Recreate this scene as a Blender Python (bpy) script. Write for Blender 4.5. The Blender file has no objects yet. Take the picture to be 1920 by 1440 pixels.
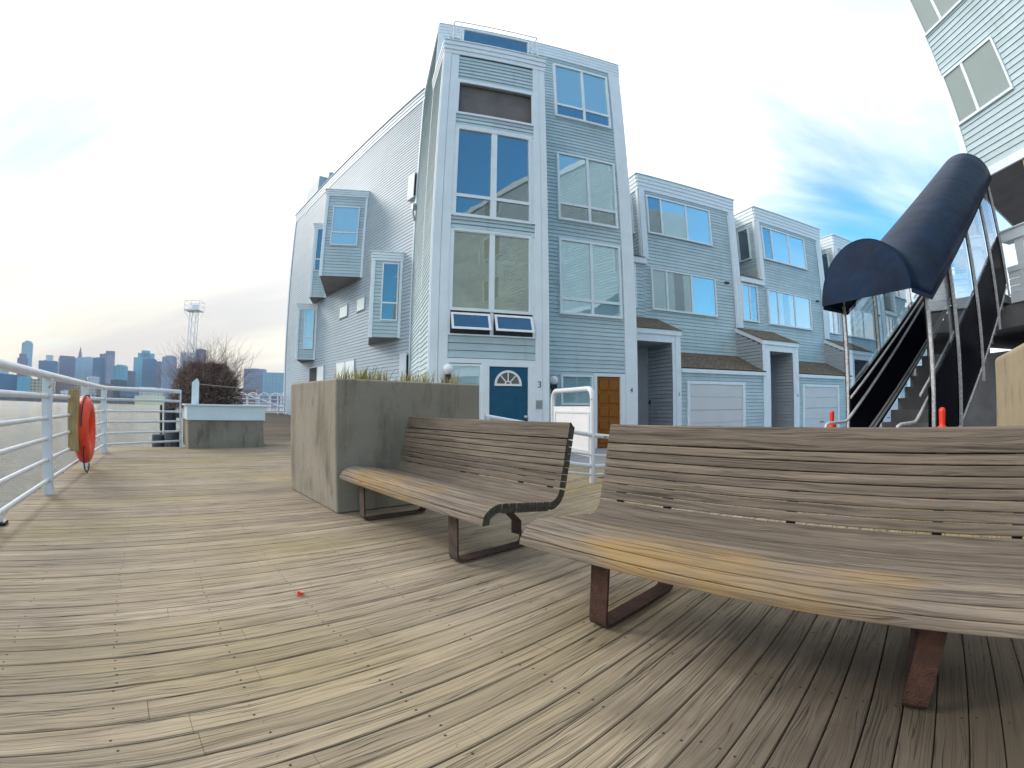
import bpy, bmesh, math, random
from mathutils import Vector, Matrix
random.seed(7)
scene = bpy.context.scene
R_ = math.radians
# ------------------------------------------------------------------ camera
cd = bpy.data.cameras.new("camera"); cam = bpy.data.objects.new("camera", cd)
scene.collection.objects.link(cam); scene.camera = cam
cd.type = 'PANO'; cd.sensor_fit = 'HORIZONTAL'; cd.sensor_width = 36; cd.sensor_height = 27
cd.clip_start = 0.02; cd.clip_end = 9000
pc = cd.cycles if hasattr(cd, "cycles") and hasattr(cd.cycles, "fisheye_polynomial_k0") else cd
pc.panorama_type = 'FISHEYE_LENS_POLYNOMIAL'
pc.fisheye_fov = math.pi
pc.fisheye_polynomial_k0 = 0.0
pc.fisheye_polynomial_k1 = -6.0937e-2
pc.fisheye_polynomial_k2 = -9.0323e-6
pc.fisheye_polynomial_k3 = 1.22701e-5
pc.fisheye_polynomial_k4 = -1.54217e-7
cam.location = (0, 0, 1.0)
pitch, roll = 0.0493463598, 0.0029665
cam.rotation_mode = 'QUATERNION'
cam.rotation_quaternion = (Matrix.Rotation(pitch, 3, 'X') @ Matrix.Rotation(-roll, 3, 'Y') @ Matrix.Rotation(R_(90), 3, 'X')).to_quaternion()
scene.render.engine = 'CYCLES'
scene.cycles.max_bounces = 8; scene.cycles.transparent_max_bounces = 16
scene.view_settings.view_transform = 'Standard'; scene.view_settings.look = 'None'
scene.view_settings.exposure = 0.80; scene.view_settings.gamma = 1.0
# ------------------------------------------------------------------ sky and sun
SUN_AZ, SUN_EL = -68.0, 30.0
w = bpy.data.worlds.new("World"); scene.world = w; w.use_nodes = True
nt = w.node_tree; nt.nodes.clear()
def N(nt, t, **k):
    n = nt.nodes.new(t)
    for a, b in k.items():
        if a.startswith("i_"): n.inputs[int(a[2:]) if a[2:].isdigit() else a[2:]].default_value = b
        else: setattr(n, a, b)
    return n
def mth(nt, op, a, b=None, c=None, clamp=False):
    n = nt.nodes.new("ShaderNodeMath"); n.operation = op; n.use_clamp = clamp
    for i, x in enumerate((a, b, c)):
        if x is None: continue
        if isinstance(x, (int, float)): n.inputs[i].default_value = x
        else: nt.links.new(x, n.inputs[i])
    return n.outputs[0]
def ramp(nt, fac, stops):
    n = nt.nodes.new("ShaderNodeValToRGB"); el = n.color_ramp.elements
    while len(el) < len(stops): el.new(0.5)
    for e, (p, c) in zip(el, stops):
        e.position = p; e.color = (c if len(c) == 4 else (*c, 1)) if hasattr(c, '__len__') else (c, c, c, 1)
    nt.links.new(fac, n.inputs[0]); return n.outputs[0]
def mix(nt, fac, a, b, mode='MIX'):
    n = nt.nodes.new("ShaderNodeMix"); n.data_type = 'RGBA'; n.blend_type = mode
    for i, x in ((0, fac), (6, a), (7, b)):
        if isinstance(x, (int, float)): n.inputs[i].default_value = x if i == 0 else (x, x, x, 1)
        elif isinstance(x, tuple): n.inputs[i].default_value = (*x, 1) if len(x) == 3 else x
        else: nt.links.new(x, n.inputs[i])
    return n.outputs[2]
def vmath(nt, op, a, b=None):
    n = nt.nodes.new("ShaderNodeVectorMath"); n.operation = op
    for i, x in enumerate((a, b)):
        if x is None: continue
        if isinstance(x, tuple): n.inputs[i].default_value = x
        else: nt.links.new(x, n.inputs[i])
    return n.outputs[1] if op == 'DOT_PRODUCT' else n.outputs[0]
def dirv(az, el):
    return (math.sin(R_(az))*math.cos(R_(el)), math.cos(R_(az))*math.cos(R_(el)), math.sin(R_(el)))
tc = N(nt, "ShaderNodeTexCoord"); D = vmath(nt, 'NORMALIZE', tc.outputs['Generated'])
sky = N(nt, "ShaderNodeTexSky"); sky.sky_type = 'NISHITA'; sky.sun_disc = False
sky.sun_elevation = R_(SUN_EL); sky.sun_rotation = R_(SUN_AZ)
sky.air_density = 1.0; sky.dust_density = 0.3; sky.ozone_density = 2.0
skyc = mix(nt, 1.0, sky.outputs[0], (0.34, 1.02, 1.22), 'MULTIPLY')
# clouds: noise on the direction, stretched flat, thinning to blue at the right and behind the viewer
sx = N(nt, "ShaderNodeSeparateXYZ"); nt.links.new(D, sx.inputs[0])
zz = mth(nt, 'ADD', mth(nt, 'ABSOLUTE', sx.outputs[2]), 0.22)
cv = N(nt, "ShaderNodeCombineXYZ")
nt.links.new(mth(nt, 'DIVIDE', sx.outputs[0], zz), cv.inputs[0]); nt.links.new(mth(nt, 'DIVIDE', sx.outputs[1], zz), cv.inputs[1])
n1 = N(nt, "ShaderNodeTexNoise"); n1.inputs['Scale'].default_value = 0.9; n1.inputs['Detail'].default_value = 7; n1.inputs['Roughness'].default_value = 0.55; n1.inputs['Distortion'].default_value = 0.5
mp = N(nt, "ShaderNodeMapping"); mp.inputs['Rotation'].default_value = (0, 0, R_(25)); mp.inputs['Scale'].default_value = (0.55, 1.5, 1); mp.inputs['Location'].default_value = (3.1, 1.7, 0)
nt.links.new(cv.outputs[0], mp.inputs[0]); nt.links.new(mp.outputs[0], n1.inputs['Vector'])
def lobe(az, el, k0, k1):
    d = vmath(nt, 'DOT_PRODUCT', D, dirv(az, el))
    m = N(nt, "ShaderNodeMapRange"); m.interpolation_type = 'SMOOTHSTEP'
    m.inputs[1].default_value = math.cos(R_(k1)); m.inputs[2].default_value = math.cos(R_(k0)); nt.links.new(d, m.inputs[0]); return m.outputs[0]
blue1 = lobe(51, 31, 4, 30)      # break in the cloud at the right
blue2 = lobe(-64, 30, 2, 20)     # upper left
blue3 = lobe(142, 30, 18, 50)    # clear sky behind the viewer
white1 = lobe(-8, 30, 18, 50)
b = mth(nt, 'ADD', mth(nt, 'MULTIPLY', blue1, 0.36), mth(nt, 'MULTIPLY', blue2, 0.22))
b = mth(nt, 'ADD', b, mth(nt, 'MULTIPLY', blue3, 0.62))
b = mth(nt, 'SUBTRACT', b, mth(nt, 'MULTIPLY', white1, 0.16))
cover = mth(nt, 'SUBTRACT', mth(nt, 'ADD', n1.outputs[0], 0.22), b)
cm = N(nt, "ShaderNodeMapRange"); cm.interpolation_type = 'SMOOTHSTEP'; cm.inputs[1].default_value = 0.20; cm.inputs[2].default_value = 0.66; cm.inputs[3].default_value = 0.03
nt.links.new(cover, cm.inputs[0])
n2 = N(nt, "ShaderNodeTexNoise"); n2.inputs['Scale'].default_value = 0.75; n2.inputs['Detail'].default_value = 5
mp2 = N(nt, "ShaderNodeMapping"); mp2.inputs['Rotation'].default_value = (0, 0, R_(-35)); mp2.inputs['Scale'].default_value = (0.35, 1.6, 1); mp2.inputs['Location'].default_value = (0.4, 5.2, 0)
nt.links.new(cv.outputs[0], mp2.inputs[0]); nt.links.new(mp2.outputs[0], n2.inputs['Vector'])
left = lobe(-48, 4, 8, 48)
el_ = mth(nt, 'MULTIPLY', sx.outputs[2], 1.0)
warm = ramp(nt, el_, [(0.0, (1.0, 0.88, 0.66)), (0.18, (1.0, 0.97, 0.83)), (0.42, (1.0, 1.0, 1.0)), (1.0, (1.0, 1.0, 1.0))])
greyc = mix(nt, ramp(nt, n2.outputs[0], [(0.40, 0.0), (0.58, 1.0)]), (0.72, 0.73, 0.84), (1.0, 1.0, 1.0))
greyl = mix(nt, left, (1.0, 1.0, 1.0), greyc)
cloudc = mix(nt, 1.0, mix(nt, left, (1.0, 1.0, 1.0), warm), greyl, 'MULTIPLY')
bright = mth(nt, 'ADD', 1.0, mth(nt, 'MULTIPLY', left, -0.30))
cloudc2 = mix(nt, 1.0, cloudc, bright, 'MULTIPLY')
# below the horizon the dome is a dull sea grey (hidden by the water)
bgS = N(nt, "ShaderNodeBackground"); bgS.inputs[1].default_value = 0.15; nt.links.new(skyc, bgS.inputs[0])
bgC = N(nt, "ShaderNodeBackground"); bgC.inputs[1].default_value = 1.0; nt.links.new(cloudc2, bgC.inputs[0])
ms = N(nt, "ShaderNodeMixShader"); nt.links.new(cm.outputs[0], ms.inputs[0]); nt.links.new(bgS.outputs[0], ms.inputs[1]); nt.links.new(bgC.outputs[0], ms.inputs[2])
wo = N(nt, "ShaderNodeOutputWorld"); nt.links.new(ms.outputs[0], wo.inputs[0])
sd = bpy.data.lights.new("sun", 'SUN'); sd.energy = 1.05; sd.angle = R_(14); sd.color = (1.0, 0.93, 0.85)
sun = bpy.data.objects.new("sun", sd); scene.collection.objects.link(sun)
sun.rotation_mode = 'QUATERNION'; sun.rotation_quaternion = Vector(dirv(SUN_AZ, SUN_EL)).to_track_quat('Z', 'Y')

# ------------------------------------------------------------------ materials
def mat(name, base, rough=0.6, metal=0.0, noise=None, bump=0.0, nscale=8.0, spec=None, rnd=0.0, scale=(1,1,1), extra=None, wrinkle=False):
    """noise = (dark tint, light tint, contrast) large blotches over the base"""
    m = bpy.data.materials.new(name); m.use_nodes = True; t = m.node_tree; t.nodes.clear()
    o = N(t, "ShaderNodeOutputMaterial"); p = N(t, "ShaderNodeBsdfPrincipled"); t.links.new(p.outputs[0], o.inputs[0])
    p.inputs['Roughness'].default_value = rough; p.inputs['Metallic'].default_value = metal
    if spec is not None: p.inputs['Specular IOR Level'].default_value = spec
    tc = N(t, "ShaderNodeTexCoord"); mp = N(t, "ShaderNodeMapping"); mp.inputs['Scale'].default_value = scale
    t.links.new(tc.outputs['Object'], mp.inputs[0])
    col = (*base, 1)
    n = N(t, "ShaderNodeTexNoise"); n.inputs['Scale'].default_value = nscale; n.inputs['Detail'].default_value = 6; n.inputs['Roughness'].default_value = 0.6
    t.links.new(mp.outputs[0], n.inputs['Vector'])
    a = noise[0] if noise else 0.9; bb = noise[1] if noise else 1.08
    fac = ramp(t, n.outputs[0], [(0.3, tuple(c*a for c in base)), (0.7, tuple(min(1, c*bb) for c in base))])
    if rnd:
        at = N(t, "ShaderNodeAttribute"); at.attribute_name = "rnd"
        v = mth(t, 'ADD', mth(t, 'MULTIPLY', mth(t, 'SUBTRACT', at.outputs['Fac'], 0.5), rnd), 1.0)
        fac = mix(t, 1.0, fac, v, 'MULTIPLY')
    if extra: fac = extra(t, fac, mp.outputs[0])
    t.links.new(fac, p.inputs['Base Color'])
    if bump:
        n2 = N(t, "ShaderNodeTexNoise"); n2.inputs['Scale'].default_value = nscale*6; n2.inputs['Detail'].default_value = 4
        t.links.new(mp.outputs[0], n2.inputs['Vector'])
        bm_ = N(t, "ShaderNodeBump"); bm_.inputs['Strength'].default_value = bump; bm_.inputs['Distance'].default_value = 0.01
        hh = n2.outputs[0]
        if wrinkle:
            n3 = N(t, "ShaderNodeTexNoise"); n3.inputs['Scale'].default_value = 2.4; n3.inputs['Detail'].default_value = 2; t.links.new(mp.outputs[0], n3.inputs['Vector']); hh = mth(t, 'ADD', mth(t, 'MULTIPLY', hh, 0.3), mth(t, 'MULTIPLY', n3.outputs[0], 9.0)); bm_.inputs['Strength'].default_value = 0.22
        t.links.new(hh, bm_.inputs['Height']); t.links.new(bm_.outputs[0], p.inputs['Normal'])
    m["p"] = 1
    return m

def streaks(color, lo, hi, sc=(3, 3, 0.5), s=1.0):
    def f(t, fac, vec):
        mp = N(t, "ShaderNodeMapping"); mp.inputs['Scale'].default_value = sc; t.links.new(vec, mp.inputs[0])
        n = N(t, "ShaderNodeTexNoise"); n.inputs['Scale'].default_value = s; n.inputs['Detail'].default_value = 7; n.inputs['Roughness'].default_value = 0.65
        t.links.new(mp.outputs[0], n.inputs['Vector'])
        k = N(t, "ShaderNodeMapRange"); k.inputs[1].default_value = lo; k.inputs[2].default_value = hi; t.links.new(n.outputs[0], k.inputs[0])
        return mix(t, k.outputs[0], fac, color)
    return f

M = {}
M['siding'] = mat('siding', (0.44, 0.565, 0.61), 0.55, noise=(0.90, 1.06), nscale=1.3, rnd=0.14, bump=0.05, extra=streaks((0.36, 0.43, 0.46), 0.55, 0.80, (3.5, 3.5, 0.35), 1.0))
M['siding_dark'] = mat('siding_dark', (0.36, 0.41, 0.45), 0.6, noise=(0.9, 1.05), nscale=2, rnd=0.08)
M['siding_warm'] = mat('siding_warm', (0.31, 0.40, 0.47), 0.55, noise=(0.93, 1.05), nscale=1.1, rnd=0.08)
M['trim'] = mat('trim', (0.72, 0.81, 0.86), 0.45, noise=(0.94, 1.03), nscale=2.5)
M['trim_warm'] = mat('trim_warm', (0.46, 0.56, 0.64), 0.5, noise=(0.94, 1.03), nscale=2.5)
M['white'] = mat('white', (0.78, 0.80, 0.82), 0.35, noise=(0.93, 1.03), nscale=5)
def rustspots(t, fac, vec):
    n = N(t, "ShaderNodeTexNoise"); n.inputs['Scale'].default_value = 14; n.inputs['Detail'].default_value = 8; t.links.new(vec, n.inputs['Vector'])
    k = N(t, "ShaderNodeMapRange"); k.inputs[1].default_value = 0.66; k.inputs[2].default_value = 0.74; t.links.new(n.outputs[0], k.inputs[0])
    return mix(t, k.outputs[0], fac, (0.30, 0.22, 0.16))
M['rail'] = mat('rail', (0.66, 0.70, 0.75), 0.32, noise=(0.92, 1.03), nscale=6, extra=rustspots)
M['garage'] = mat('garage', (0.60, 0.62, 0.64), 0.5, noise=(0.95, 1.03), nscale=1.5)
M['interior'] = mat('interior', (0.020, 0.024, 0.028), 0.8)
M['interior_tan'] = mat('interior_tan', (0.42, 0.31, 0.14), 0.8, noise=(0.5, 1.3), nscale=1.2)
M['interior_pale'] = mat('interior_pale', (0.50, 0.42, 0.24), 0.7, noise=(0.7, 1.1), nscale=3)
M['loggia'] = mat('loggia', (0.15, 0.14, 0.14), 0.8, noise=(0.8, 1.2), nscale=2)
M['blind'] = mat('blind', (0.74, 0.82, 0.82), 0.6, noise=(0.97, 1.02), nscale=2)
M['shade_green'] = mat('shade_green', (0.27, 0.34, 0.335), 0.7, noise=(0.95, 1.04), nscale=1)
M['curtain'] = mat('curtain', (0.62, 0.62, 0.58), 0.8, noise=(0.85, 1.05), nscale=4, scale=(6, 6, 0.3))
M['door_blue'] = mat('door_blue', (0.006, 0.085, 0.16), 0.4, noise=(0.9, 1.1), nscale=5, spec=0.35)
M['door_wood'] = mat('door_wood', (0.27, 0.095, 0.005), 0.4, noise=(0.6, 1.2), nscale=3, scale=(14, 14, 1))
M['black'] = mat('black', (0.012, 0.012, 0.014), 0.45, noise=(0.8, 1.2), nscale=10)
M['panel_black'] = mat('panel_black', (0.002, 0.002, 0.007), 0.45, noise=(0.6, 1.5), nscale=3, spec=0.06)
M['canvas'] = mat('canvas', (0.003, 0.015, 0.043), 0.5, noise=(0.6, 1.5), nscale=1.6, spec=0.12, bump=0.25, wrinkle=True)
M['galv'] = mat('galv', (0.50, 0.52, 0.54), 0.4, metal=0.15, noise=(0.5, 1.15), nscale=30, bump=0.3)
M['chrome'] = mat('chrome', (0.62, 0.62, 0.62), 0.25, metal=0.35, noise=(0.8, 1.05), nscale=20)
M['globe'] = mat('globe', (0.80, 0.82, 0.86), 0.2)
M['numeral'] = mat('numeral', (0.10, 0.12, 0.14), 0.4)
M['steel_box'] = mat('steel_box', (0.30, 0.33, 0.35), 0.4, metal=0.3)
M['orange'] = mat('orange', (0.80, 0.035, 0.010), 0.4, noise=(0.8, 1.05), nscale=6)
M['ringorange'] = mat('ringorange', (0.78, 0.05, 0.010), 0.42, noise=(0.75, 1.05), nscale=5)
M['rope'] = mat('rope', (0.03, 0.025, 0.04), 0.8)
M['rust'] = mat('rust', (0.06, 0.042, 0.032), 0.75, noise=(0.5, 1.5), nscale=14, bump=0.5, extra=streaks((0.16, 0.05, 0.022), 0.50, 0.66, (6, 6, 3)))
M['rust_red'] = mat('rust_red', (0.052, 0.020, 0.011), 0.8, noise=(0.5, 1.4), nscale=22, bump=0.6, extra=streaks((0.04, 0.02, 0.015), 0.55, 0.7, (8, 8, 4)))
M['timber'] = mat('timber', (0.42, 0.30, 0.14), 0.8, noise=(0.6, 1.15), nscale=4, scale=(14, 14, 1))
M['pile'] = mat('pile', (0.055, 0.060, 0.075), 0.85, noise=(0.5, 1.5), nscale=6, bump=0.6, scale=(3, 3, 0.6))
M['twig'] = mat('twig', (0.22, 0.165, 0.12), 0.9, noise=(0.6, 1.4), nscale=3)
M['twig_dark'] = mat('twig_dark', (0.20, 0.135, 0.115), 0.9, noise=(0.5, 1.5), nscale=2.5)
M['drygrass'] = mat('drygrass', (0.40, 0.36, 0.13), 0.85, noise=(0.5, 1.2), nscale=9)
M['soil'] = mat('soil', (0.08, 0.06, 0.045), 0.95, noise=(0.6, 1.4), nscale=10, bump=0.6)
def conc_extra(t, fac, vec):
    f = streaks((0.15, 0.13, 0.085), 0.50, 0.70, (2.2, 2.2, 0.55), 1.6)(t, fac, vec)
    f = streaks((0.085, 0.085, 0.075), 0.57, 0.74, (5.0, 5.0, 1.6), 1.3)(t, f, vec)
    n5 = N(t, "ShaderNodeTexVoronoi"); n5.inputs['Scale'].default_value = 38; t.links.new(vec, n5.inputs['Vector'])
    pit = N(t, "ShaderNodeMapRange"); pit.inputs[1].default_value = 0.13; pit.inputs[2].default_value = 0.07; pit.inputs[3].default_value = 0; pit.inputs[4].default_value = 0.55; t.links.new(n5.outputs['Distance'], pit.inputs[0])
    f = mix(t, pit.outputs[0], f, (0.07, 0.065, 0.05))
    n = N(t, "ShaderNodeTexNoise"); n.inputs['Scale'].default_value = 160; n.inputs['Detail'].default_value = 2; t.links.new(vec, n.inputs['Vector'])
    return mix(t, 1.0, f, ramp(t, n.outputs[0], [(0.25, 0.72), (0.75, 1.2)]), 'MULTIPLY')
M['concrete'] = mat('concrete', (0.275, 0.245, 0.195), 0.9, noise=(0.85, 1.08), nscale=2, bump=0.5, extra=conc_extra)
M['concrete_pale'] = mat('concrete_pale', (0.34, 0.32, 0.29), 0.9, noise=(0.85, 1.08), nscale=2, bump=0.5)
M['concrete_tan'] = mat('concrete_tan', (0.36, 0.30, 0.20), 0.9, noise=(0.85, 1.1), nscale=2, bump=0.5, extra=streaks((0.16, 0.13, 0.07), 0.56, 0.7, (4, 4, 1.5), 1.6))
M['concrete_grey'] = mat('concrete_grey', (0.17, 0.17, 0.175), 0.9, noise=(0.8, 1.15), nscale=3, bump=0.3)
M['asphalt'] = mat('asphalt', (0.30, 0.30, 0.32), 0.95, noise=(0.8, 1.15), nscale=3, bump=0.6)
def shingle_extra(t, fac, vec):
    br = N(t, "ShaderNodeTexBrick"); br.inputs['Scale'].default_value = 1.0; br.inputs['Brick Width'].default_value = 0.26; br.inputs['Row Height'].default_value = 0.11
    br.inputs['Mortar Size'].default_value = 0.012; br.inputs['Color1'].default_value = (1.15, 1.1, 1.0, 1); br.inputs['Color2'].default_value = (0.6, 0.6, 0.6, 1); br.inputs['Mortar'].default_value = (0.35, 0.35, 0.35, 1)
    t.links.new(vec, br.inputs['Vector'])
    return mix(t, 1.0, fac, br.outputs[0], 'MULTIPLY')
M['shingle'] = mat('shingle', (0.15, 0.125, 0.095), 0.95, noise=(0.55, 1.35), nscale=9, bump=0.6, extra=shingle_extra)
M['soffit'] = mat('soffit', (0.20, 0.185, 0.19), 0.85, noise=(0.85, 1.1), nscale=2)
def glass(name, tint, refl, rough=0.02, dark=0.0):
    m = bpy.data.materials.new(name); m.use_nodes = True; t = m.node_tree; t.nodes.clear()
    o = N(t, "ShaderNodeOutputMaterial"); g = N(t, "ShaderNodeBsdfGlossy"); g.inputs['Roughness'].default_value = rough; g.inputs[0].default_value = (*refl, 1)
    tr = N(t, "ShaderNodeBsdfTransparent"); tr.inputs[0].default_value = (*tint, 1)
    lw = N(t, "ShaderNodeLayerWeight"); lw.inputs[0].default_value = 0.5
    f = mth(t, 'ADD', mth(t, 'MULTIPLY', lw.outputs['Facing'], 0.34), dark, clamp=True)
    n = N(t, "ShaderNodeTexNoise"); n.inputs['Scale'].default_value = 1.1; tc = N(t, "ShaderNodeTexCoord"); t.links.new(tc.outputs['Object'], n.inputs['Vector'])
    bp = N(t, "ShaderNodeBump"); bp.inputs['Strength'].default_value = 0.07; bp.inputs['Distance'].default_value = 0.03; t.links.new(n.outputs[0], bp.inputs['Height']); t.links.new(bp.outputs[0], g.inputs['Normal'])
    mx = N(t, "ShaderNodeMixShader"); t.links.new(f, mx.inputs[0]); t.links.new(tr.outputs[0], mx.inputs[1]); t.links.new(g.outputs[0], mx.inputs[2]); t.links.new(mx.outputs[0], o.inputs[0])
    return m
M['glass'] = glass('glass', (0.88, 0.95, 0.97), (0.92, 0.97, 1.0), dark=0.13)
M['glass_clear'] = glass('glass_clear', (0.93, 0.96, 0.97), (0.95, 0.97, 1.0), dark=0.06)

def wood_mat(name, base, dark, stain=None, stain_lo=0.55, axis=0, pitch=0.0, grain=55.0, board_attr=False, crack=0.5, nails_and_shade=False):
    """weathered wood; grain runs along AXIS of the object's own space; with PITCH the boards are told apart across the other axis"""
    m = bpy.data.materials.new(name); m.use_nodes = True; t = m.node_tree; t.nodes.clear()
    o = N(t, "ShaderNodeOutputMaterial"); p = N(t, "ShaderNodeBsdfPrincipled"); t.links.new(p.outputs[0], o.inputs[0])
    tc = N(t, "ShaderNodeTexCoord"); s = N(t, "ShaderNodeSeparateXYZ"); t.links.new(tc.outputs['Object'], s.inputs[0])
    along = s.outputs[axis]; across = s.outputs[1 - axis]; up = s.outputs[2]
    if board_attr:
        at = N(t, "ShaderNodeAttribute"); at.attribute_name = "rnd"; rid = at.outputs['Fac']
    else:
        rid = mth(t, 'FRACT', mth(t, 'MULTIPLY', mth(t, 'FLOOR', mth(t, 'DIVIDE', across, pitch)), 0.61803))
    wn = N(t, "ShaderNodeTexWhiteNoise"); wn.noise_dimensions = '1D'; t.links.new(mth(t, 'MULTIPLY', rid, 91.7), wn.inputs['W'])
    rv = wn.outputs['Value']
    a2 = mth(t, 'ADD', along, mth(t, 'MULTIPLY', rv, 37.0))
    c2 = mth(t, 'ADD', across, up)
    # knots / waves bend the grain
    cvw = N(t, "ShaderNodeCombineXYZ"); t.links.new(mth(t, 'MULTIPLY', a2, 2.2), cvw.inputs[0]); t.links.new(mth(t, 'MULTIPLY', c2, 9.0), cvw.inputs[1]); t.links.new(mth(t, 'MULTIPLY', rv, 11.0), cvw.inputs[2])
    nw = N(t, "ShaderNodeTexNoise"); nw.inputs['Scale'].default_value = 1.0; nw.inputs['Detail'].default_value = 2; t.links.new(cvw.outputs[0], nw.inputs['Vector'])
    bend = mth(t, 'MULTIPLY', mth(t, 'SUBTRACT', nw.outputs[0], 0.5), 0.055)
    c3 = mth(t, 'ADD', c2, bend)
    cvg = N(t, "ShaderNodeCombineXYZ"); t.links.new(mth(t, 'MULTIPLY', a2, 1.6), cvg.inputs[0]); t.links.new(mth(t, 'MULTIPLY', c3, grain), cvg.inputs[1]); t.links.new(mth(t, 'MULTIPLY', rv, 23.0), cvg.inputs[2])
    ng = N(t, "ShaderNodeTexNoise"); ng.inputs['Scale'].default_value = 1.0; ng.inputs['Detail'].default_value = 7; ng.inputs['Roughness'].default_value = 0.65; t.links.new(cvg.outputs[0], ng.inputs['Vector'])
    cvf = N(t, "ShaderNodeCombineXYZ"); t.links.new(mth(t, 'MULTIPLY', a2, 6.0), cvf.inputs[0]); t.links.new(mth(t, 'MULTIPLY', c3, grain*5), cvf.inputs[1]); t.links.new(rv, cvf.inputs[2])
    nf = N(t, "ShaderNodeTexNoise"); nf.inputs['Scale'].default_value = 1.0; nf.inputs['Detail'].default_value = 4; t.links.new(cvf.outputs[0], nf.inputs['Vector'])
    col = ramp(t, ng.outputs[0], [(0.30, dark), (0.50, tuple(0.5*(x + y) + 0.2*(x-y) for x, y in zip(base, dark))), (0.66, base), (0.85, tuple(min(1, x*1.25) for x in base))])
    col = mix(t, 1.0, col, ramp(t, nf.outputs[0], [(0.25, 0.70), (0.75, 1.22)]), 'MULTIPLY')
    col = mix(t, 1.0, col, mth(t, 'ADD', 0.80, mth(t, 'MULTIPLY', rv, 0.36)), 'MULTIPLY')
    # fine drying cracks along the grain
    cvc = N(t, "ShaderNodeCombineXYZ"); t.links.new(mth(t, 'MULTIPLY', a2, 0.7), cvc.inputs[0]); t.links.new(mth(t, 'MULTIPLY', c3, grain*0.9), cvc.inputs[1]); t.links.new(mth(t, 'MULTIPLY', rv, 57.0), cvc.inputs[2])
    ncr = N(t, "ShaderNodeTexNoise"); ncr.inputs['Scale'].default_value = 1.0; ncr.inputs['Detail'].default_value = 1.5; t.links.new(cvc.outputs[0], ncr.inputs['Vector'])
    band = mth(t, 'ABSOLUTE', mth(t, 'SUBTRACT', ncr.outputs[0], 0.5))
    crk = N(t, "ShaderNodeMapRange"); crk.inputs[1].default_value = 0.014; crk.inputs[2].default_value = 0.004; crk.inputs[3].default_value = 0; crk.inputs[4].default_value = 1; t.links.new(band, crk.inputs[0])
    nm = N(t, "ShaderNodeTexNoise"); nm.inputs['Scale'].default_value = 2.3; nm.inputs['Detail'].default_value = 3; t.links.new(tc.outputs['Object'], nm.inputs['Vector'])
    msk = N(t, "ShaderNodeMapRange"); msk.inputs[1].default_value = 0.36; msk.inputs[2].default_value = 0.52; t.links.new(nm.outputs[0], msk.inputs[0])
    crack_f = mth(t, 'MULTIPLY', mth(t, 'MULTIPLY', crk.outputs[0], msk.outputs[0]), crack)
    if stain:
        for k, (sc_, stc, lo, hi) in enumerate(stain):
            ns = N(t, "ShaderNodeTexNoise"); ns.inputs['Scale'].default_value = sc_; ns.inputs['Detail'].default_value = 5
            mpx = N(t, "ShaderNodeMapping"); mpx.inputs['Location'].default_value = (k*7.3, k*3.1, 0); mpx.inputs['Scale'].default_value = (0.6, 1.6, 1) if axis == 0 else (1.6, 0.6, 1)
            t.links.new(tc.outputs['Object'], mpx.inputs[0]); t.links.new(mpx.outputs[0], ns.inputs['Vector'])
            km = N(t, "ShaderNodeMapRange"); km.inputs[1].default_value = lo; km.inputs[2].default_value = hi; km.inputs[4].default_value = 0.75; t.links.new(ns.outputs[0], km.inputs[0])
            col = mix(t, mth(t, 'MULTIPLY', km.outputs[0], mth(t, 'MULTIPLY', mth(t, 'ADD', mth(t, 'MULTIPLY', ng.outputs[0], 1.5), -0.1), 0.95), clamp=True), col, stc)
    if nails_and_shade:
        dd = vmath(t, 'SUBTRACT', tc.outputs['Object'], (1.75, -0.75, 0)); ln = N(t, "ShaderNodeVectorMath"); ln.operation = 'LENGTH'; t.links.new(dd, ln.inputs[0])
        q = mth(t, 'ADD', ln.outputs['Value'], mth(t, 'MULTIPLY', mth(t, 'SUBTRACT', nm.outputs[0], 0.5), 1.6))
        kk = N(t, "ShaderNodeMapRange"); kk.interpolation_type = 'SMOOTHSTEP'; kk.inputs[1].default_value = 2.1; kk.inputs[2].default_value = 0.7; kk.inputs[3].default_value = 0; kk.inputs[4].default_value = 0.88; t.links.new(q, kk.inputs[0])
        col = mix(t, kk.outputs[0], col, (0.055, 0.042, 0.03))  # shading plus brown stain around the near bench, painted into the board colour
    col = mix(t, crack_f, col, (0.028, 0.022, 0.016))
    h = mth(t, 'SUBTRACT', mth(t, 'MULTIPLY', ng.outputs[0], 0.5), mth(t, 'MULTIPLY', crack_f, 1.2))
    if nails_and_shade:
        # nail heads: two per board on joist lines
        jo = mth(t, 'SUBTRACT', mth(t, 'ABSOLUTE', mth(t, 'SUBTRACT', mth(t, 'FRACT', mth(t, 'DIVIDE', mth(t, 'ADD', along, mth(t, 'MULTIPLY', rv, 0.03)), 0.47)), 0.5)), 0.0)
        dx = mth(t, 'MULTIPLY', jo, 0.47)
        fy = mth(t, 'FRACT', mth(t, 'DIVIDE', across, pitch))
        dy = mth(t, 'MULTIPLY', mth(t, 'SUBTRACT', mth(t, 'ABSOLUTE', mth(t, 'SUBTRACT', fy, 0.5)), 0.27), pitch)
        dist = mth(t, 'SQRT', mth(t, 'ADD', mth(t, 'MULTIPLY', dx, dx), mth(t, 'MULTIPLY', dy, dy)))
        nl = N(t, "ShaderNodeMapRange"); nl.inputs[1].default_value = 0.0058; nl.inputs[2].default_value = 0.0036; nl.inputs[3].default_value = 0; nl.inputs[4].default_value = 1; t.links.new(dist, nl.inputs[0])
        w2 = N(t, "ShaderNodeTexWhiteNoise"); w2.noise_dimensions = '2D'; cw = N(t, "ShaderNodeCombineXYZ"); t.links.new(mth(t, 'FLOOR', mth(t, 'DIVIDE', along, 0.47)), cw.inputs[0]); t.links.new(mth(t, 'FLOOR', mth(t, 'DIVIDE', across, pitch/2)), cw.inputs[1]); t.links.new(cw.outputs[0], w2.inputs['Vector'])
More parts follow.
